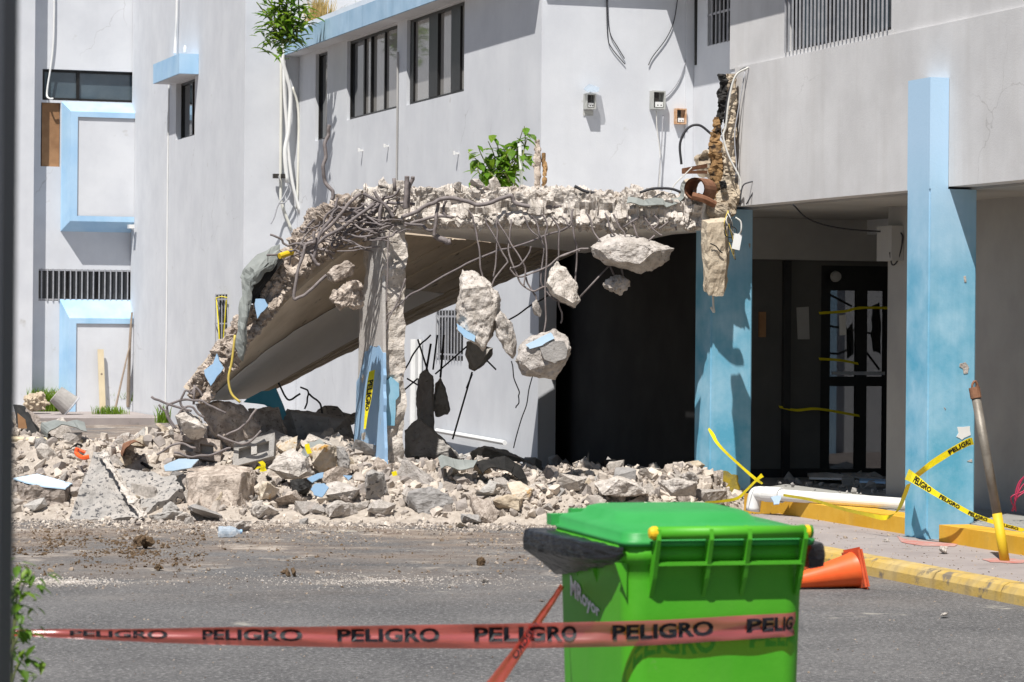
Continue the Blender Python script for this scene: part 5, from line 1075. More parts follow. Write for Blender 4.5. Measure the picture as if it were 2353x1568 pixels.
# conduits on the corner wall by the roof band
YFc = YF-.06
co_ = root('conduit_bundle', 'bundle of cream conduits running down the corner wall beside the plant', 'conduit', ony(YFc, 650, 500))
for pts, r_, mt in (([(668, 85), (655, 100), (650, 140), (660, 180), (668, 220), (663, 300), (655, 350), (660, 420)], .034, 'pvc'), ([(646, 110), (646, 250), (645, 350), (645, 440), (648, 470), (670, 530)], .024, 'conduit'), ([(652, 140), (654, 220), (660, 300), (662, 340), (672, 420), (690, 490)], .026, 'pvc'),
                    ([(672, 200), (686, 260), (684, 420), (682, 480)], .02, 'conduit')):
    mesh('conduit', tube([ony(YFc-.06*(mt == 'pvc'), u, v) for u, v in pts], r_, 8, 6), M[mt], co_, smooth=True)
for pts in ([(660, 420), (668, 440), (655, 465), (640, 470), (630, 500), (622, 515)], [(662, 430), (650, 455), (640, 468)], [(640, 404), (642, 412)]): mesh('loose_wire', tube([ony(YFc-.08, u, v) for u, v in pts], .012, 6), M['bar'], co_)
for u in (634, 652): mesh('clamp', obox(ony(YFc-.05, u, 405), (.045, 0, 0), (0, .03, 0), (0, 0, .035)), M['box_d'], co_)
wt = root('standing_pipe', 'thin white pipe standing in the terrace plant', 'pipe', at(1199, 435, 28.2)); mesh('pipe', tube([at(1194, 330, 28.2), at(1200, 440, 28.2)], .018, 8, 0), M['pvc'], wt); mesh('pipe_rim', lathe([(.018, 0), (.021, .0), (.021, -.03), (.018, -.03)], 10, at(1194, 330, 28.2)), M['pvc'], wt)
bp_ = root('broken_post', 'splintered concrete and timber post stub on the terrace beside the plant', 'post', at(1242, 440, 30)); 
mesh('concrete_side', rough_beam([(1235, 322, 7, 30), (1235, 360, 8, 30), (1234, 440, 9, 30)], .08, .03, 9, 20, 10, 3), M['concrete'], bp_); mesh('timber_side', rough_beam([(1249, 352, 5, 29.95), (1251, 390, 6, 29.95), (1248, 440, 6, 29.95)], .06, .03, 11, 20, 10, 6), M['rot'], bp_)
# ---- plants
def leafmesh(name, mat, asp=.42):
    V = [(0, 0, 0), (.28, asp*.5, .05), (.28, -asp*.5, .05), (.62, asp*.42, .02), (.62, -asp*.42, .02), (1, 0, -.12), (.3, 0, -.02), (.64, 0, -.03)]
    me = bpy.data.meshes.new(name); me.from_pydata(V, [], [(0, 6, 1), (0, 2, 6), (6, 7, 3, 1), (6, 2, 4, 7), (7, 5, 3), (7, 4, 5)]); me.materials.append(M[mat]); return me
LF = [leafmesh('leaf', 'leaf'), leafmesh('leaf', 'leaf2'), leafmesh('leaf', 'leaf', .5)]
LN = [leafmesh('leaf', 'leaf', .3), leafmesh('leaf', 'leaf2', .3)]
def put_leaf(par, me, p, dirv, s, r):
    o = bpy.data.objects.new('leaf', me[r.randrange(len(me))]); COL.objects.link(o); o.parent = par; o.location = Vector(p)-ORG[par]
    o.rotation_euler = Vector(dirv).to_track_quat('X', 'Z').to_euler(); o.scale = (s, s, s)
def plant(name, lab, basep, stems, nl, size, me, seed, spread=.03, droop=-.3, radius=.01):
    r = random.Random(seed); R = root(name, lab, 'plant', basep)
    for P in stems:
        P = [Vector(p) for p in P]; mesh('stem', tube(P, [radius, radius*.4], 6, 4), M['stem'], R); Q = smooth_path(P, 8)
        for k in range(nl):
            t = r.uniform(.25, 1)**.8; p = Q[min(len(Q)-1, int(t*(len(Q)-1)))]+Vector((r.gauss(0, spread), r.gauss(0, spread), r.gauss(0, spread)))
            a = r.uniform(0, 6.28); put_leaf(R, me, p, (math.cos(a), math.sin(a), droop+r.uniform(-.5, .7)), size*r.uniform(.55, 1.15), r)
    return R
def stem(u0, v0, u1, v1, d, r, k=4, w_=8):
    return [at(u0+(u1-u0)*i/k+r.uniform(-w_, w_)*(i > 0), v0+(v1-v0)*i/k, d+r.uniform(-.12, .12)) for i in range(k+1)]
rp_ = random.Random(3)
plant('terrace_plant', 'leafy green plant growing on the terrace behind the canopy edge', at(1140, 438, 28.3), [stem(1140+rp_.uniform(-25, 45), 440, u, v, 28.3, rp_) for u, v in ((1080, 350), (1095, 335), (1115, 325), (1128, 312), (1135, 330), (1150, 350), (1165, 345), (1180, 340), (1190, 335), (1205, 300), (1212, 290), (1215, 320), (1105, 370), (1090, 380), (1160, 380), (1200, 370))], 12, .178, LF, 4, droop=-.55)
pr2 = random.Random(8)
plant('roof_bush', 'bright green bush spilling over the corner of the blue roof band', at(650, 105, 42.2), [stem(655+pr2.uniform(-10, 30), 60+pr2.uniform(-10, 40), u, v, 42.0, pr2, 4, 5) for u, v in ((590, 5), (600, 15), (612, -10), (625, 10), (640, -15), (655, 0), (670, 10), (690, 15), (700, 40), (690, 60), (670, 80), (640, 60), (618, 55), (610, 70), (615, 85), (628, 98), (640, 100), (655, 90), (665, 60), (640, 30), (660, 35), (680, 40), (630, -40), (660, -40), (690, -20))], 15, .25, LN, 9, droop=-.2, radius=.02, spread=.11)
def tuft(name, lab, pts, h, mat, seed, n, lean=.25, cat='grass'):
    r = random.Random(seed); V, Fc = [], []
    for _ in range(n):
        i = r.randrange(len(pts)-1); p = Vector(pts[i]).lerp(Vector(pts[i+1]), r.random())+Vector((r.uniform(-.12, .12), r.uniform(-.12, .12), 0))
        hh = h*r.uniform(.4, 1.15); a = r.uniform(0, 6.28); dx = Vector((math.cos(a), math.sin(a), 0)); sd = Vector((-dx.y, dx.x, 0))*.006*(hh/.3)**.5*2
        b = len(V); m_ = p+dx*hh*lean*.3+Vector((0, 0, hh*.6)); t_ = p+dx*hh*lean+Vector((0, 0, hh))
        V += [p-sd, p+sd, m_+sd*.7, m_-sd*.7, t_]; Fc += [(b, b+1, b+2, b+3), (b+3, b+2, b+4)]
    return mesh(name, (V, Fc), M[mat], label=lab, cat=cat, kind='stuff')
XR = XW+.2
tuft('dry_grass', 'dry straw coloured grass growing along the blue roof band', [onx(XR, u, 60).xy.to_3d()+Vector((0, 0, zb1-.02)) for u in (690, 700, 720, 735, 750)], .62, 'dry', 5, 420, .22)
tuft('roof_weeds', 'sparse green weeds further along the blue roof band', [onx(XR, u, 30).xy.to_3d()+Vector((0, 0, zb1-.02)) for u in (740, 790, 840, 900)], .3, 'leaf', 6, 90)
tuft('wall_weeds', 'green weeds along the foot of the far left wall', [ony(YG-.15, u, 900).xy.to_3d() for u in (55, 90, 120, 150)], .42, 'leaf2', 7, 650, .5)
tuft('wall_weeds', 'green weeds at the inner corner by the leaning stick', [ony(YG-.15, u, 900).xy.to_3d() for u in (255, 285, 297, 300)], .35, 'leaf2', 8, 420, .5)
tuft('pavement_weeds', 'thin weeds in the far pavement joint', [ony(51.0, u, 960).xy.to_3d() for u in (225, 250, 285)], .16, 'leaf2', 9, 250, .5)
tuft('pavement_weeds', 'single weed tuft at the pavement corner', [onz(0, u, 972) for u in (370, 374, 378)], .3, 'leaf2', 10, 70, .4)
def g_at(u, v): return ony(YG-.25, u, v)
pk = root('leaning_plank', 'pale timber plank leaning on the far left wall', 'plank', g_at(232, 945)); a_, b_ = ony(YG-.45, 236, 945), ony(YG-.06-.34, 231, 803)
mesh('plank', obox((a_+b_)/2, (b_-a_)/2, (.055, 0, 0), (0, .02, 0)), M['pine'], pk); mesh('knot', lathe([(0, .003), (.018, .002), (.02, -.003)], 8, (a_*.4+b_*.6)+Vector((0, -.022, 0)), (0, -1, 0)), M['stick'], pk)
sk = root('leaning_stick', 'grey brown stick leaning in the inner wall corner', 'stick', g_at(290, 945)); mesh('stick', tube([ony(YG-.30, 294, 935), ony(YG-.45, 298, 800), ony(YG-.40, 303, 718)], [.035, .02], 8), M['stick'], sk); mesh('branch', tube([ony(YG-.8, 264, 945), ony(YG-.6, 285, 850), ony(YG-.45, 299, 790)], [.022, .012], 8), M['stick'], sk)
bo = outline_chunk('boulder', 'rough brown boulder among weeds at the far left wall', [(58, 915), (75, 903), (98, 905), (110, 925), (105, 942), (70, 945), (56, 935)], 51.2, .6, 'concrete_t', 120, amp=.05, cat='boulder')
bk = root('old_bucket', 'tipped grey bucket among weeds at the far left wall', 'bucket', onz(0, 155, 940)); mesh('shell', lathe([(.0, .38), (.17, .37), (.21, 0), (.20, 0), (.16, .34)], 20, at(165, 936, 51.0), Vector((-.75, .1, .62))), M['concrete_g'], bk); mesh('rim', lathe([(.215, 0), (.225, .01), (.215, .03)], 20, at(165, 936, 51.0), Vector((-.75, .1, .62))), M['bar'], bk)
tpw = root('window_tape', 'yellow tape strips tied to the narrow barred window', 'tape', onx(XT-.04, 508, 780))
for pts in ([(497, 684), (503, 760), (504, 800)], [(520, 690), (514, 770), (512, 800)], [(497, 686), (508, 682), (521, 684)]): mesh('strip', tube([onx(XT-.05, u, v) for u, v in pts], .010, 5), M['ytape'], tpw)
# ================================================================== street things at the right
pp = root('white_pipe', 'long white plastic drain pipe lying along the porch floor', 'pipe', (10.7, 23.2, .13))
P0, P1 = at(1742, 1128, 25.6), at(2085, 1158, 24.2); P0.z = .13+.054; P1.z = .13+.054; P2 = P1+(P1-P0)*.12
ax_ = (P2-P0).normalized()
mesh('pipe', lathe([(.050, .02), (.053, .02), (.053, (P2-P0).length), (.046, (P2-P0).length), (.046, .03)], 20, P0, ax_), M['pvc'], pp, smooth=False)
mesh('elbow', tube([P0+ax_*.10, P0, P0-ax_*.05-Vector((.0, .02, .03)), P0-ax_*.04-Vector((0.02, 0, .16))], .066, 14, 4), M['pvc'], pp, smooth=True)
mesh('collar', lathe([(.058, .1), (.07, .1), (.07, .3), (.058, .3)], 20, P0, ax_), M['pvc'], pp)
bl = root('leaning_bollard', 'leaning steel pole with yellow painted foot on the pavement', 'bollard', onz(0, 2310, 1288))
q0 = onz(0, 2311, 1290); q1 = at(2240, 900, q0.dot(FWD)+.15); t_ = q0.lerp(q1, .28)
mesh('painted_foot', tube([q0-Vector((0, 0, .03)), t_], .036, 14, 0), M['yellow_pole'], bl, smooth=True); mesh('pole', tube([t_, q1], .034, 14, 0), M['pole'], bl, smooth=True)
mesh('collar', tube([q1-(q1-t_).normalized()*.05, q1+(q1-t_).normalized()*.03], .041, 14, 0), M['rust'], bl)
mesh('ring', tube([q1+Vector((.02, 0, .0)), q1+Vector((.02, 0, .05)), q1+Vector((0, 0, .075)), q1+Vector((-.02, 0, .05)), q1+Vector((-.02, 0, 0))], .009, 6), M['rust'], bl)
mesh('paint_ring', plate(rag([q0+Vector((math.cos(a)*.16, math.sin(a)*.2, .003)) for a in [i*.7 for i in range(9)]], 2, .03, 2), (0, 0, 1), .002), M['redpaint'], bl)
mesh('red_stain', plate(rag([onz(.003, u, v) for u, v in ((2060, 1232), (2083, 1240), (2140, 1246), (2200, 1250), (2190, 1256), (2120, 1255), (2070, 1246))], 3, .03, 4), (0, 0, 1), .002), M['redpaint'], pr_)
rw_ = root('red_cable_coil', 'tangle of dark red cable on the porch floor at the right edge', 'cable', at(2335, 1170, 23))
rg = random.Random(2)
for k in range(5): mesh('cable', tube([at(2325+rg.uniform(-6, 10), 1172+rg.uniform(-4, 3), 23), at(2330+rg.uniform(-8, 14), 1150+rg.uniform(-8, 8), 22.9), at(2345+rg.uniform(-4, 14), 1120+rg.uniform(-12, 12), 22.9), at(2362+rg.uniform(0, 10), 1090+rg.uniform(-10, 10), 22.9)], .006, 5), M['wire_r'], rw_)
# planks in the entrance
for k, (pts, lab, mt) in enumerate((([(1905, 1078), (1945, 1064), (2005, 1090), (2030, 1100), (2025, 1108), (1940, 1095)], 'white board lying on the dim entrance floor', 'pvc'), ([(1855, 1092), (1900, 1090), (1960, 1098), (1955, 1104), (1860, 1102)], 'thin white batten beside the board in the entrance', 'pvc'), ([(1975, 1104), (2035, 1106), (2035, 1112), (1975, 1110)], 'narrow blue batten on the entrance floor', 'blue_chip'))):
    mesh('fallen_board', plate([onz(.15+.02*k, u, v) for u, v in pts], (0, 0, 1), .02), M[mt], label=lab, cat='board')
# fallen traffic cones
def cone(lab, base_c, axis, up, L=.62, w=.19):
    r = root('traffic_cone', lab, 'traffic cone', base_c, 'fallen traffic cones'); axis = Vector(axis).normalized(); up = Vector(up); up = (up-axis*up.dot(axis)).normalized(); sd = axis.cross(up)
    bm = bmesh.new(); V = []
    for p in obox(Vector(base_c), sd*w, up*w, axis*.018)[0]: bm.verts.new(p)
    bmesh.ops.convex_hull(bm, input=bm.verts); bmesh.ops.dissolve_limit(bm, angle_limit=.01, verts=bm.verts, edges=bm.edges)
    bmesh.ops.bevel(bm, geom=list(bm.edges), offset=.016, segments=2, affect='EDGES'); bm.verts.index_update()
    mesh('base', ([v.co.copy() for v in bm.verts], [tuple(v.index for v in f.verts) for f in bm.faces]), M['cone_base'], r); bm.free()
    mesh('body', lathe([(.128, .015), (.122, .03), (.115, .06), (.033, L-.01), (.03, L), (.022, L), (.02, L-.05)], 28, base_c, axis), M['cone'], r, smooth=True)
    return r
bc = at(1966, 1309, 19.75); 
cone('fallen orange cone with its scuffed base towards the kerb, nearest the bin', bc, -RGT*.93-FWD*.34-UPV*.15, UPV*.97-RGT*.2+FWD*.1, .56, .148)
bc2 = at(1862, 1302, 20.6)
cone('second fallen orange cone half hidden behind the bin', bc2, -RGT*.7+FWD*.7-UPV*.1, UPV, .56, .148)
# ================================================================== wheelie bin
def text_vf(body, off=.02):
    cu = bpy.data.curves.new('t', 'FONT'); cu.body = body; cu.size = 1; cu.offset = off; cu.resolution_u = 3
    o = bpy.data.objects.new('t', cu); COL.objects.link(o); bpy.context.view_layer.update()
    me = bpy.data.meshes.new_from_object(o.evaluated_get(bpy.context.evaluated_depsgraph_get()))
    V = [v.co.copy() for v in me.vertices]; Fc = [tuple(p.vertices) for p in me.polygons]
    bpy.data.objects.remove(o); bpy.data.curves.remove(cu); bpy.data.meshes.remove(me)
    x0, x1 = min(v.x for v in V), max(v.x for v in V); y0, y1 = min(v.y for v in V), max(v.y for v in V)
    return [((v.x-x0)/(x1-x0), (v.y-y0)/(y1-y0)) for v in V], Fc
PH = math.radians(15)
BW = RGT*math.cos(PH)+FWD*math.sin(PH); BD = -RGT*math.sin(PH)+FWD*math.cos(PH)
KB = at(1437, 1290, 9.5); KB.z = GZ
bn = root('wheelie_bin', 'bright green wheelie bin in the foreground with red tape across it', 'bin', KB+BW*.29+BD*.36)
def bp(w_, d_, z): return KB+BW*w_+BD*d_+UPV*(z*1.12)                  # bin coordinates, z above the asphalt
def rrect(z, w0, w1, d0, d1, rad, n=6):
    P = []
    for cx, cy, a0 in ((w1-rad, d1-rad, 0), (w0+rad, d1-rad, 1.5708), (w0+rad, d0+rad, 3.1416), (w1-rad, d0+rad, 4.7124)):
        for k in range(n+1): a = a0+1.5708*k/n; P.append(bp(cx+rad*math.cos(a), cy+rad*math.sin(a), z))
    return P
def loft(rings, cap0=True, cap1=True):
    V = [p for r in rings for p in r]; n = len(rings[0]); Fc = []
    for i in range(len(rings)-1):
        for j in range(n): Fc.append((i*n+j, i*n+(j+1) % n, (i+1)*n+(j+1) % n, (i+1)*n+j))
    if cap0: Fc.append(tuple(range(n))[::-1])
    if cap1: Fc.append(tuple(range(len(V)-n, len(V))))
    return V, Fc
W_, D_ = .65, .85
def ring(z, s=1.): 
    t = z/.95; i = (1-t)*.028; return rrect(z, .0+i, W_-i, .0+i*.6, D_-i*1.6, .075)
bo_ = mesh('body', loft([ring(z) for z in (.07, .09, .3, .5, .7, .85, .90)]+[rrect(.905, -.012, W_+.012, -.012, D_+.012, .08), rrect(.955, -.016, W_+.016, -.016, D_+.016, .08), rrect(.957, .012, W_-.012, .012, D_-.012, .06), rrect(.75, .03, W_-.03, .03, D_-.03, .06)], True, True), M['bin'], bn, smooth=True)
for w_ in (.05, .16): 
    pass
# stiffening gussets under the rim on the left face
for d_ in (.02, .34, .58): mesh('gusset', (lambda a: (a, [(0, 1, 2), (5, 4, 3), (0, 3, 4, 1), (1, 4, 5, 2), (2, 5, 3, 0)]))([bp(-.03, d_, .905), bp(.012, d_, .905), bp(.012, d_, .80), bp(-.03, d_+.012, .905), bp(.012, d_+.012, .905), bp(.012, d_+.012, .80)]), M['bin'], bn)
# handle bar with brackets and yellow plugs
HB = (-.056, .998)
mesh('handle_bar', tube([bp(.075, HB[0], HB[1]), bp(W_-.01, HB[0], HB[1])], .022, 16, 0), M['bin'], bn, smooth=True)
for w_ in (.07, W_-.015): mesh('yellow_plug', lathe([(0, .008), (.016, .005), (.023, -.006), (.023, -.02)], 16, bp(w_, HB[0], HB[1]), -BW if w_ < .2 else BW), M['cap'], bn)
for w_ in (.085, .27, .405, W_-.045):
    P = [(HB[0]-.02, HB[1]+.012), (HB[0]-.026, HB[1]-.02), (HB[0]-.01, HB[1]-.06), (-.035, .86), (.004, .80)]; Q = [(HB[0]+.02, HB[1]+.02), (HB[0]+.02, HB[1]-.02), (-.025, .93), (-.005, .89), (.012, .81)]
    V = []
    for a, b in zip(P, Q):
        for k in (0, 1): V += [bp(w_+k*.014, a[0], a[1]), bp(w_+k*.014, b[0], b[1])]
    Fc = []
    for i in range(4): b = 4*i; Fc += [(b, b+4, b+5, b+1), (b+2, b+3, b+7, b+6), (b, b+2, b+6, b+4), (b+1, b+5, b+7, b+3)]
    Fc += [(0, 1, 3, 2), (16, 18, 19, 17)]
    mesh('handle_bracket', (V, Fc), M['bin'], bn)
mesh('grip_slot', obox(bp(W_/2+.03, -.03, .905), BW*(W_/2-.07), BD*.022, UPV*.006), M['bin'], bn)
# lid: shallow domed cover hinged at the handle, raised centre
def lr(z0, zs, w0, w1, d0, d1, rad): # ring sloping up slightly to the front
    return [p+UPV*zs*((p-KB).dot(BD)) for p in rrect(z0, w0, w1, d0, d1, rad)]
ld_ = mesh('lid', loft([lr(.956, .0, -.012, W_+.03, -.022, D_+.0, .06), lr(.972, .0, -.016, W_+.034, -.025, D_+.004, .06), lr(.973, .0, -.004, W_+.022, -.015, D_-.008, .06), lr(.992, .008, -.006, W_+.024, -.018, D_-.006, .06), lr(1.0, .012, .01, W_+.01, -.005, D_-.03, .06), lr(1.004, .015, .06, W_-.07, .26, D_-.055, .07), lr(1.030, .01, .075, W_-.085, .30, D_-.07, .09), lr(1.038, .008, .10, W_-.11, .35, D_-.10, .08)], True, True), M['bin_lid'], bn, smooth=True)
for w_ in (.05, .45): mesh('lid_rib', obox(bp(w_+.03, D_-.02, .985+.02), BW*.035, BD*.02, UPV*.018), M['bin_lid'], bn)
mesh('lid_lip', obox(bp(.02, D_+.005, .985), BW*.045, BD*.03, UPV*.02), M['bin_lid'], bn)
for s in (0, 1):
    mesh('wheel', lathe([(0, -.03), (.085, -.03), (.10, -.02), (.10, .02), (.085, .03), (0, .03)], 24, bp(-.02+s*(W_+.04), .09, .10), BW), M['box_d'], bn)
smr = []
def bface(w_, z, off=.003): t = z/.95; i = (1-t)*.028; return bp(w_, i*.6-off, z)
# hand lettering on the left face
tv, tf = text_vf('MRoyor', .03)
def sface(d_, z, off=.004): t = z/.95; i = (1-t)*.028; return bp(i-off, d_, z)
u2d = lambda x, y: sface(.66-.36*x, .715+.085*(y)*(1-.45*x)+.02-.03*x)
mesh('lettering', ([u2d(x, y) for x, y in tv], tf), M['ink_w'], bn)
# bag hanging over the rim
bg_ = root('bin_bag', 'black bin bag folded over the rim of the green bin', 'bin bag', bp(W_/2, D_/2, .8))
def skirt(rows, seed):
    """rows: polylines (w, d, z) of equal length; wrinkled film lofted through them."""
    R = [smooth_path([Vector(p) for p in r], 10) for r in rows]; n = len(R[0]); V = []
    for i, r in enumerate(R):
        for j, q in enumerate(r):
            wob = fn((q.x*4+q.y*4, q.z*26+q.y*9, seed), 1.6, 4); a = .012 if 0 < i else .002
            V.append(bp(q.x-a*wob, q.y+a*.4*wob, q.z+.004*wob))
    return V, [(i*n+j, i*n+j+1, (i+1)*n+j+1, (i+1)*n+j) for i in range(len(R)-1) for j in range(n-1)]
OUT = [(.32, D_+.03), (.02, D_+.05), (-.10, D_+.035), (-.112, D_-.03), (-.10, .52), (-.075, .25), (-.035, .06), (-.012, -.01)]
INN = [(.32, D_-.02), (.05, D_-.02), (.0, D_-.03), (-.004, D_-.10), (-.006, .52), (-.006, .25), (-.004, .06), (.0, .0)]
BOT = [.885, .885, .888, .888, .896, .905, .92, .938]; LOW = [.84, .83, .815, .812, .84, .875, .905, .93]
zz_ = lambda P, Z: [(a, b, (z if not isinstance(Z, (int, float)) else Z)) for (a, b), z in zip(P, Z if not isinstance(Z, (int, float)) else [0]*8)]
mid = lambda P, Q, f: [(a[0]*(1-f)+b[0]*f, a[1]*(1-f)+b[1]*f) for a, b in zip(P, Q)]
mesh('side_fold', skirt([zz_(INN, .952), zz_(mid(INN, OUT, .9), .954), zz_(OUT, .950), zz_(OUT, [(.95+b)/2 for b in BOT]), zz_(OUT, BOT), zz_(mid(OUT, INN, .08), [b-.004 for b in BOT]), zz_(mid(OUT, INN, .5), [b*.5+l*.5 for b, l in zip(BOT, LOW)]), zz_(mid(OUT, INN, .93), LOW)], 3), M['bag'], bg_, smooth=True)
O2 = [(W_+.0, -.012), (W_+.06, .02), (W_+.085, .10), (W_+.08, .35), (W_+.06, .6), (W_+.04, .7), (W_+.02, .75), (W_, .8)]; I2 = [(W_, 0), (W_+.004, .02), (W_+.006, .1), (W_+.006, .35), (W_+.006, .6), (W_+.004, .7), (W_+.002, .75), (W_-.01, .8)]
mesh('side_fold', skirt([zz_(I2, .952), zz_(mid(I2, O2, .9), .956), zz_(O2, .95), zz_(O2, .92), zz_(O2, .888), zz_(mid(O2, I2, .9), .882)], 8), M['bag'], bg_, smooth=True)
# ================================================================== tapes
def tape(name, lab, stations, mat, texts=(), ink='ink', th=.0, group=None, sub=6, part='film', amp=0.):
    """stations: (top point, bottom point) pairs; film is a ribbon, every word a part on it."""
    T = smooth_path([s[0] for s in stations], sub); B = smooth_path([s[1] for s in stations], sub); n = len(T)
    r = root(name, lab, 'tape', B[n//2], group); rows = 7; V = []
    def pt(s, h):
        i = min(n-2, max(0, int(s*(n-1)))); f = s*(n-1)-i; a = T[i].lerp(T[i+1], f); b = B[i].lerp(B[i+1], f)
        p = b.lerp(a, h)
        if amp: p = p+FWD*amp*math.sin(h*9+s*5)*.5+FWD*amp*.6*fn((s*14, h*3, 1), 1, 2)
        return p
    ns = n*2
    for i in range(ns+1):
        for j in range(rows): V.append(pt(i/ns, j/(rows-1)))
    Fc = [(i*rows+j, i*rows+j+1, (i+1)*rows+j+1, (i+1)*rows+j) for i in range(ns) for j in range(rows-1)]
    mesh(part, (V, Fc), M[mat], r, smooth=True)
    for s0, s1, h0, h1, body in texts:
        tv, tf = text_vf(body, .035)
        P = []
        for x, y in tv:
            p = pt(s0+(s1-s0)*x, h0+(h1-h0)*y); P.append(p+(CAM-p).normalized()*.004)
        mesh('lettering', (P, tf), M[ink], r)
    return r
# red film from the post to the bin: measured top/bottom edges along the view
RT = [(30, 1449, 1461), (120, 1446, 1465), (250, 1446, 1472), (380, 1444, 1478), (520, 1441, 1483), (700, 1440, 1487), (900, 1437, 1490), (1090, 1434, 1491), (1300, 1430, 1489), (1400, 1428, 1487)]
stt = []
for u, a, b in RT:
    d_ = 9.25+.22*sm(0, 1437, u); stt.append((at(u, a, d_), at(u, b, d_)))
fz = lambda v, w_: bface(w_, 1, 0)
stt += [(bface(a, .733+.017*a/.6, .02), bface(a, .657+.022*a/.6, .02)) for a in (.10, .25, .40, .52)]+[(bface(.585, .749, .012), bface(.58, .678, .012)), (bp(.625, .06, .751), bp(.62, .06, .68)), (bp(.612, .3, .752), bp(.605, .3, .681))]
SP = smooth_path([s[0] for s in stt], 6); SB = smooth_path([s[1] for s in stt], 6)
def proj(p):
    r = p-CAM; d_ = r.dot(FWD); a = r.dot(RGT)/d_*FPX; b = -r.z/d_*FPX
    return CX+a*math.cos(ROLL)-b*math.sin(ROLL), HZ+a*math.sin(ROLL)+b*math.cos(ROLL)
US = [proj(p)[0] for p in SP]
def s_of(u):
    for i in range(len(US)-1):
        if US[i] <= u <= US[i+1]: return (i+(u-US[i])/(US[i+1]-US[i]))/(len(US)-1)
    return 1.
words = [(-150, 78), (160, 385), (465, 695), (775, 1010), (1090, 1325), (1407, 1640)]
tx = [(s_of(max(31, a)) if a > 0 else s_of(31), s_of(b), .27, .86, 'PELIGRO' if a > 0 else 'O') for a, b in words]
tx[0] = (s_of(33), s_of(76), .27, .86, 'O'); tx.append((s_of(1716), s_of(min(1834, max(US)-6)), .27, .86, 'PELIG'))
tape('barrier_tape', 'red translucent tape reading PELIGRO stretched from the post to the bin', stt, 'rtape', tx, amp=.012)
s2 = []
for u, v, wd, d_ in ((1292, 1346, 11, 10.1), (1270, 1380, 14, 9.95), (1235, 1430, 20, 9.6), (1195, 1490, 25, 9.1), (1150, 1552, 30, 8.6), (1100, 1620, 34, 8.1), (1050, 1690, 36, 7.7)):
    s2.append((at(u-wd*.42, v-wd*.3, d_), at(u+wd*.42, v+wd*.3, d_+.05)))
tape('barrier_tape', 'slanting twisted red tape strand running down left from the bin corner', s2, 'rtape', [(.34, .56, .25, .7, 'PELIGRO')], amp=.035)
# yellow tapes round the pillars
def ytape(lab, pts, wd, texts=(), name='caution_tape'):
    S_ = []
    for p in pts:
        u, v, d_ = p[:3]; a = p[3] if len(p) > 3 else 1.57; w_ = (p[4] if len(p) > 4 else wd)/2
        S_.append((at(u+math.cos(a)*w_, v-math.sin(a)*w_, d_), at(u-math.cos(a)*w_, v+math.sin(a)*w_, d_+.01)))
    return tape(name, lab, S_, 'ytape', texts, group='yellow tapes on the porch')
dC = 22.45
ytape('yellow tape running up across the tall blue pillar face', [(2236, 1014, dC+.1, 1.8, 16), (2224, 1017, dC+.05, 1.8, 17), (2190, 1035, dC, 2.1, 15), (2150, 1060, dC-.05, 2.1, 15), (2125, 1078, dC-.08, 2.2, 13), (2098, 1100, dC+.1, 2.3, 12)], 15, [(.45, .12, .15, .85, 'PELIGRO')])
ytape('yellow tape falling right from the pillar past the leaning pole', [(2084, 1090, dC+.3, 1.2, 26), (2100, 1100, dC, 1.1, 22), (2140, 1128, dC-.2, 1.05, 14), (2190, 1158, dC-.4, 1.05, 11), (2240, 1185, dC-.5, 1.1, 11), (2300, 1205, dC-.6, 1.3, 9), (2370, 1224, dC-.7, 1.3, 9)], 12, [(.17, .33, .1, .9, 'PELIGRO'), (.40, .55, .1, .9, 'PELIGRO'), (.62, .75, .1, .9, 'PELIGRO'), (.82, .93, .1, .9, 'PELIGRO')])
ytape('yellow tape hanging from the tall pillar back along the porch step', [(2088, 1112, dC+.2, .4, 12), (2078, 1140, dC+.3, .3, 12), (2062, 1175, dC+.5, .5, 12), (2035, 1190, 22.9, 1.2, 12), (1990, 1182, 23.2, 1.6, 9), (1930, 1168, 23.6, 1.7, 8), (1870, 1150, 24.0, 1.6, 7), (1800, 1138, 24.6, 1.6, 6)], 10)
dM = 26.0
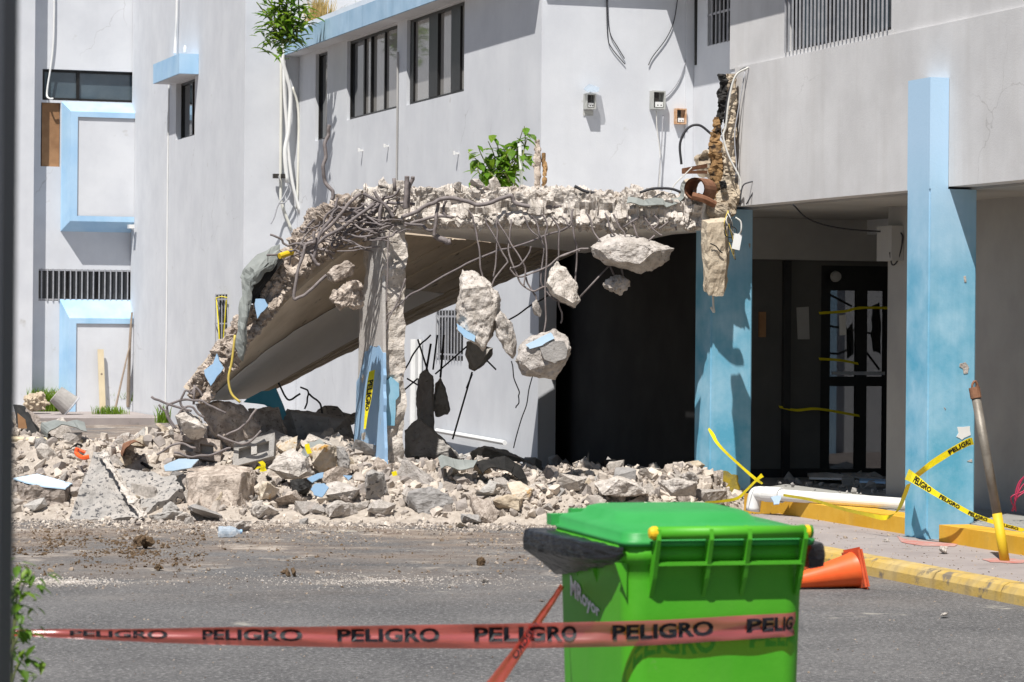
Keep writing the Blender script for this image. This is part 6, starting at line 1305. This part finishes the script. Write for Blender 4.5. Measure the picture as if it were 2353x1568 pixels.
ytape('yellow tape stretched from the stained pillar to the white pipe', [(1628, 985, dM-.1, .9, 5), (1638, 1000, dM-.2, .8, 9), (1648, 1018, dM-.25, .7, 7), (1670, 1042, dM-.3, .75, 6), (1705, 1074, dM-.35, .75, 6), (1735, 1100, dM-.4, .75, 7), (1752, 1112, dM-.4, .75, 5)], 9)
ytape('short yellow tape tied low from the white pipe to the rubble', [(1752, 1092, dM-.4, 2.2, 10), (1738, 1104, dM-.45, 2.2, 6), (1716, 1126, dM-.5, 2.2, 6), (1695, 1145, dM-.55, 2.0, 7), (1660, 1152, dM-.6, 1.7, 6), (1620, 1155, dM-.65, 1.6, 4)], 8)
ytape('torn yellow tape stuck on the blue face of the broken pier', [(855, 852, 27.3, .3, 14), (851, 880, 27.2, .3, 16), (846, 920, 27.2, .2, 14), (842, 950, 27.2, .2, 8), (838, 986, 27.2, .2, 5)], 12, [(.2, .7, .1, .9, 'PELIGRO')])
# ================================================================== post and creeper at the left edge
ps = root('gate_post', 'dark grey steel post out of focus at the left frame edge', 'post', ld(-.58, 3.2, GZ))
pc = at(36, 784, 3.3).dot(RGT)
mesh('post', obox(ld(pc-.09, 3.25, 1.4), RGT*.09, FWD*.05, UPV*1.6), M['post'], ps); mesh('base_plate', obox(ld(pc-.09, 3.25, GZ+.006), RGT*.14, FWD*.1, UPV*.006), M['post'], ps)
for z in (.15, 2.6): mesh('band', obox(ld(pc-.09, 3.25, z), RGT*.0915, FWD*.0515, UPV*.02), M['post'], ps)
cr = random.Random(6)
def cst(L_): return [at(u, v, d_) for u, v, d_ in L_]
plant('creeper', 'bright green creeper leaves beside the dark post', at(45, 1568, 8.5), [cst([(20, 1700, 8.5), (30, 1500, 8.5), (35, 1400, 8.5), (48, 1330, 8.5), (45, 1295, 8.5)]), cst([(25, 1480, 8.5), (38, 1420, 8.5), (52, 1350, 8.5), (70, 1335, 8.5)]), cst([(20, 1600, 8.5), (40, 1530, 8.5), (62, 1505, 8.5)]), cst([(25, 1500, 8.5), (42, 1460, 8.5), (50, 1425, 8.5)])], 34, .052, LF, 5, droop=-.6, radius=.004)
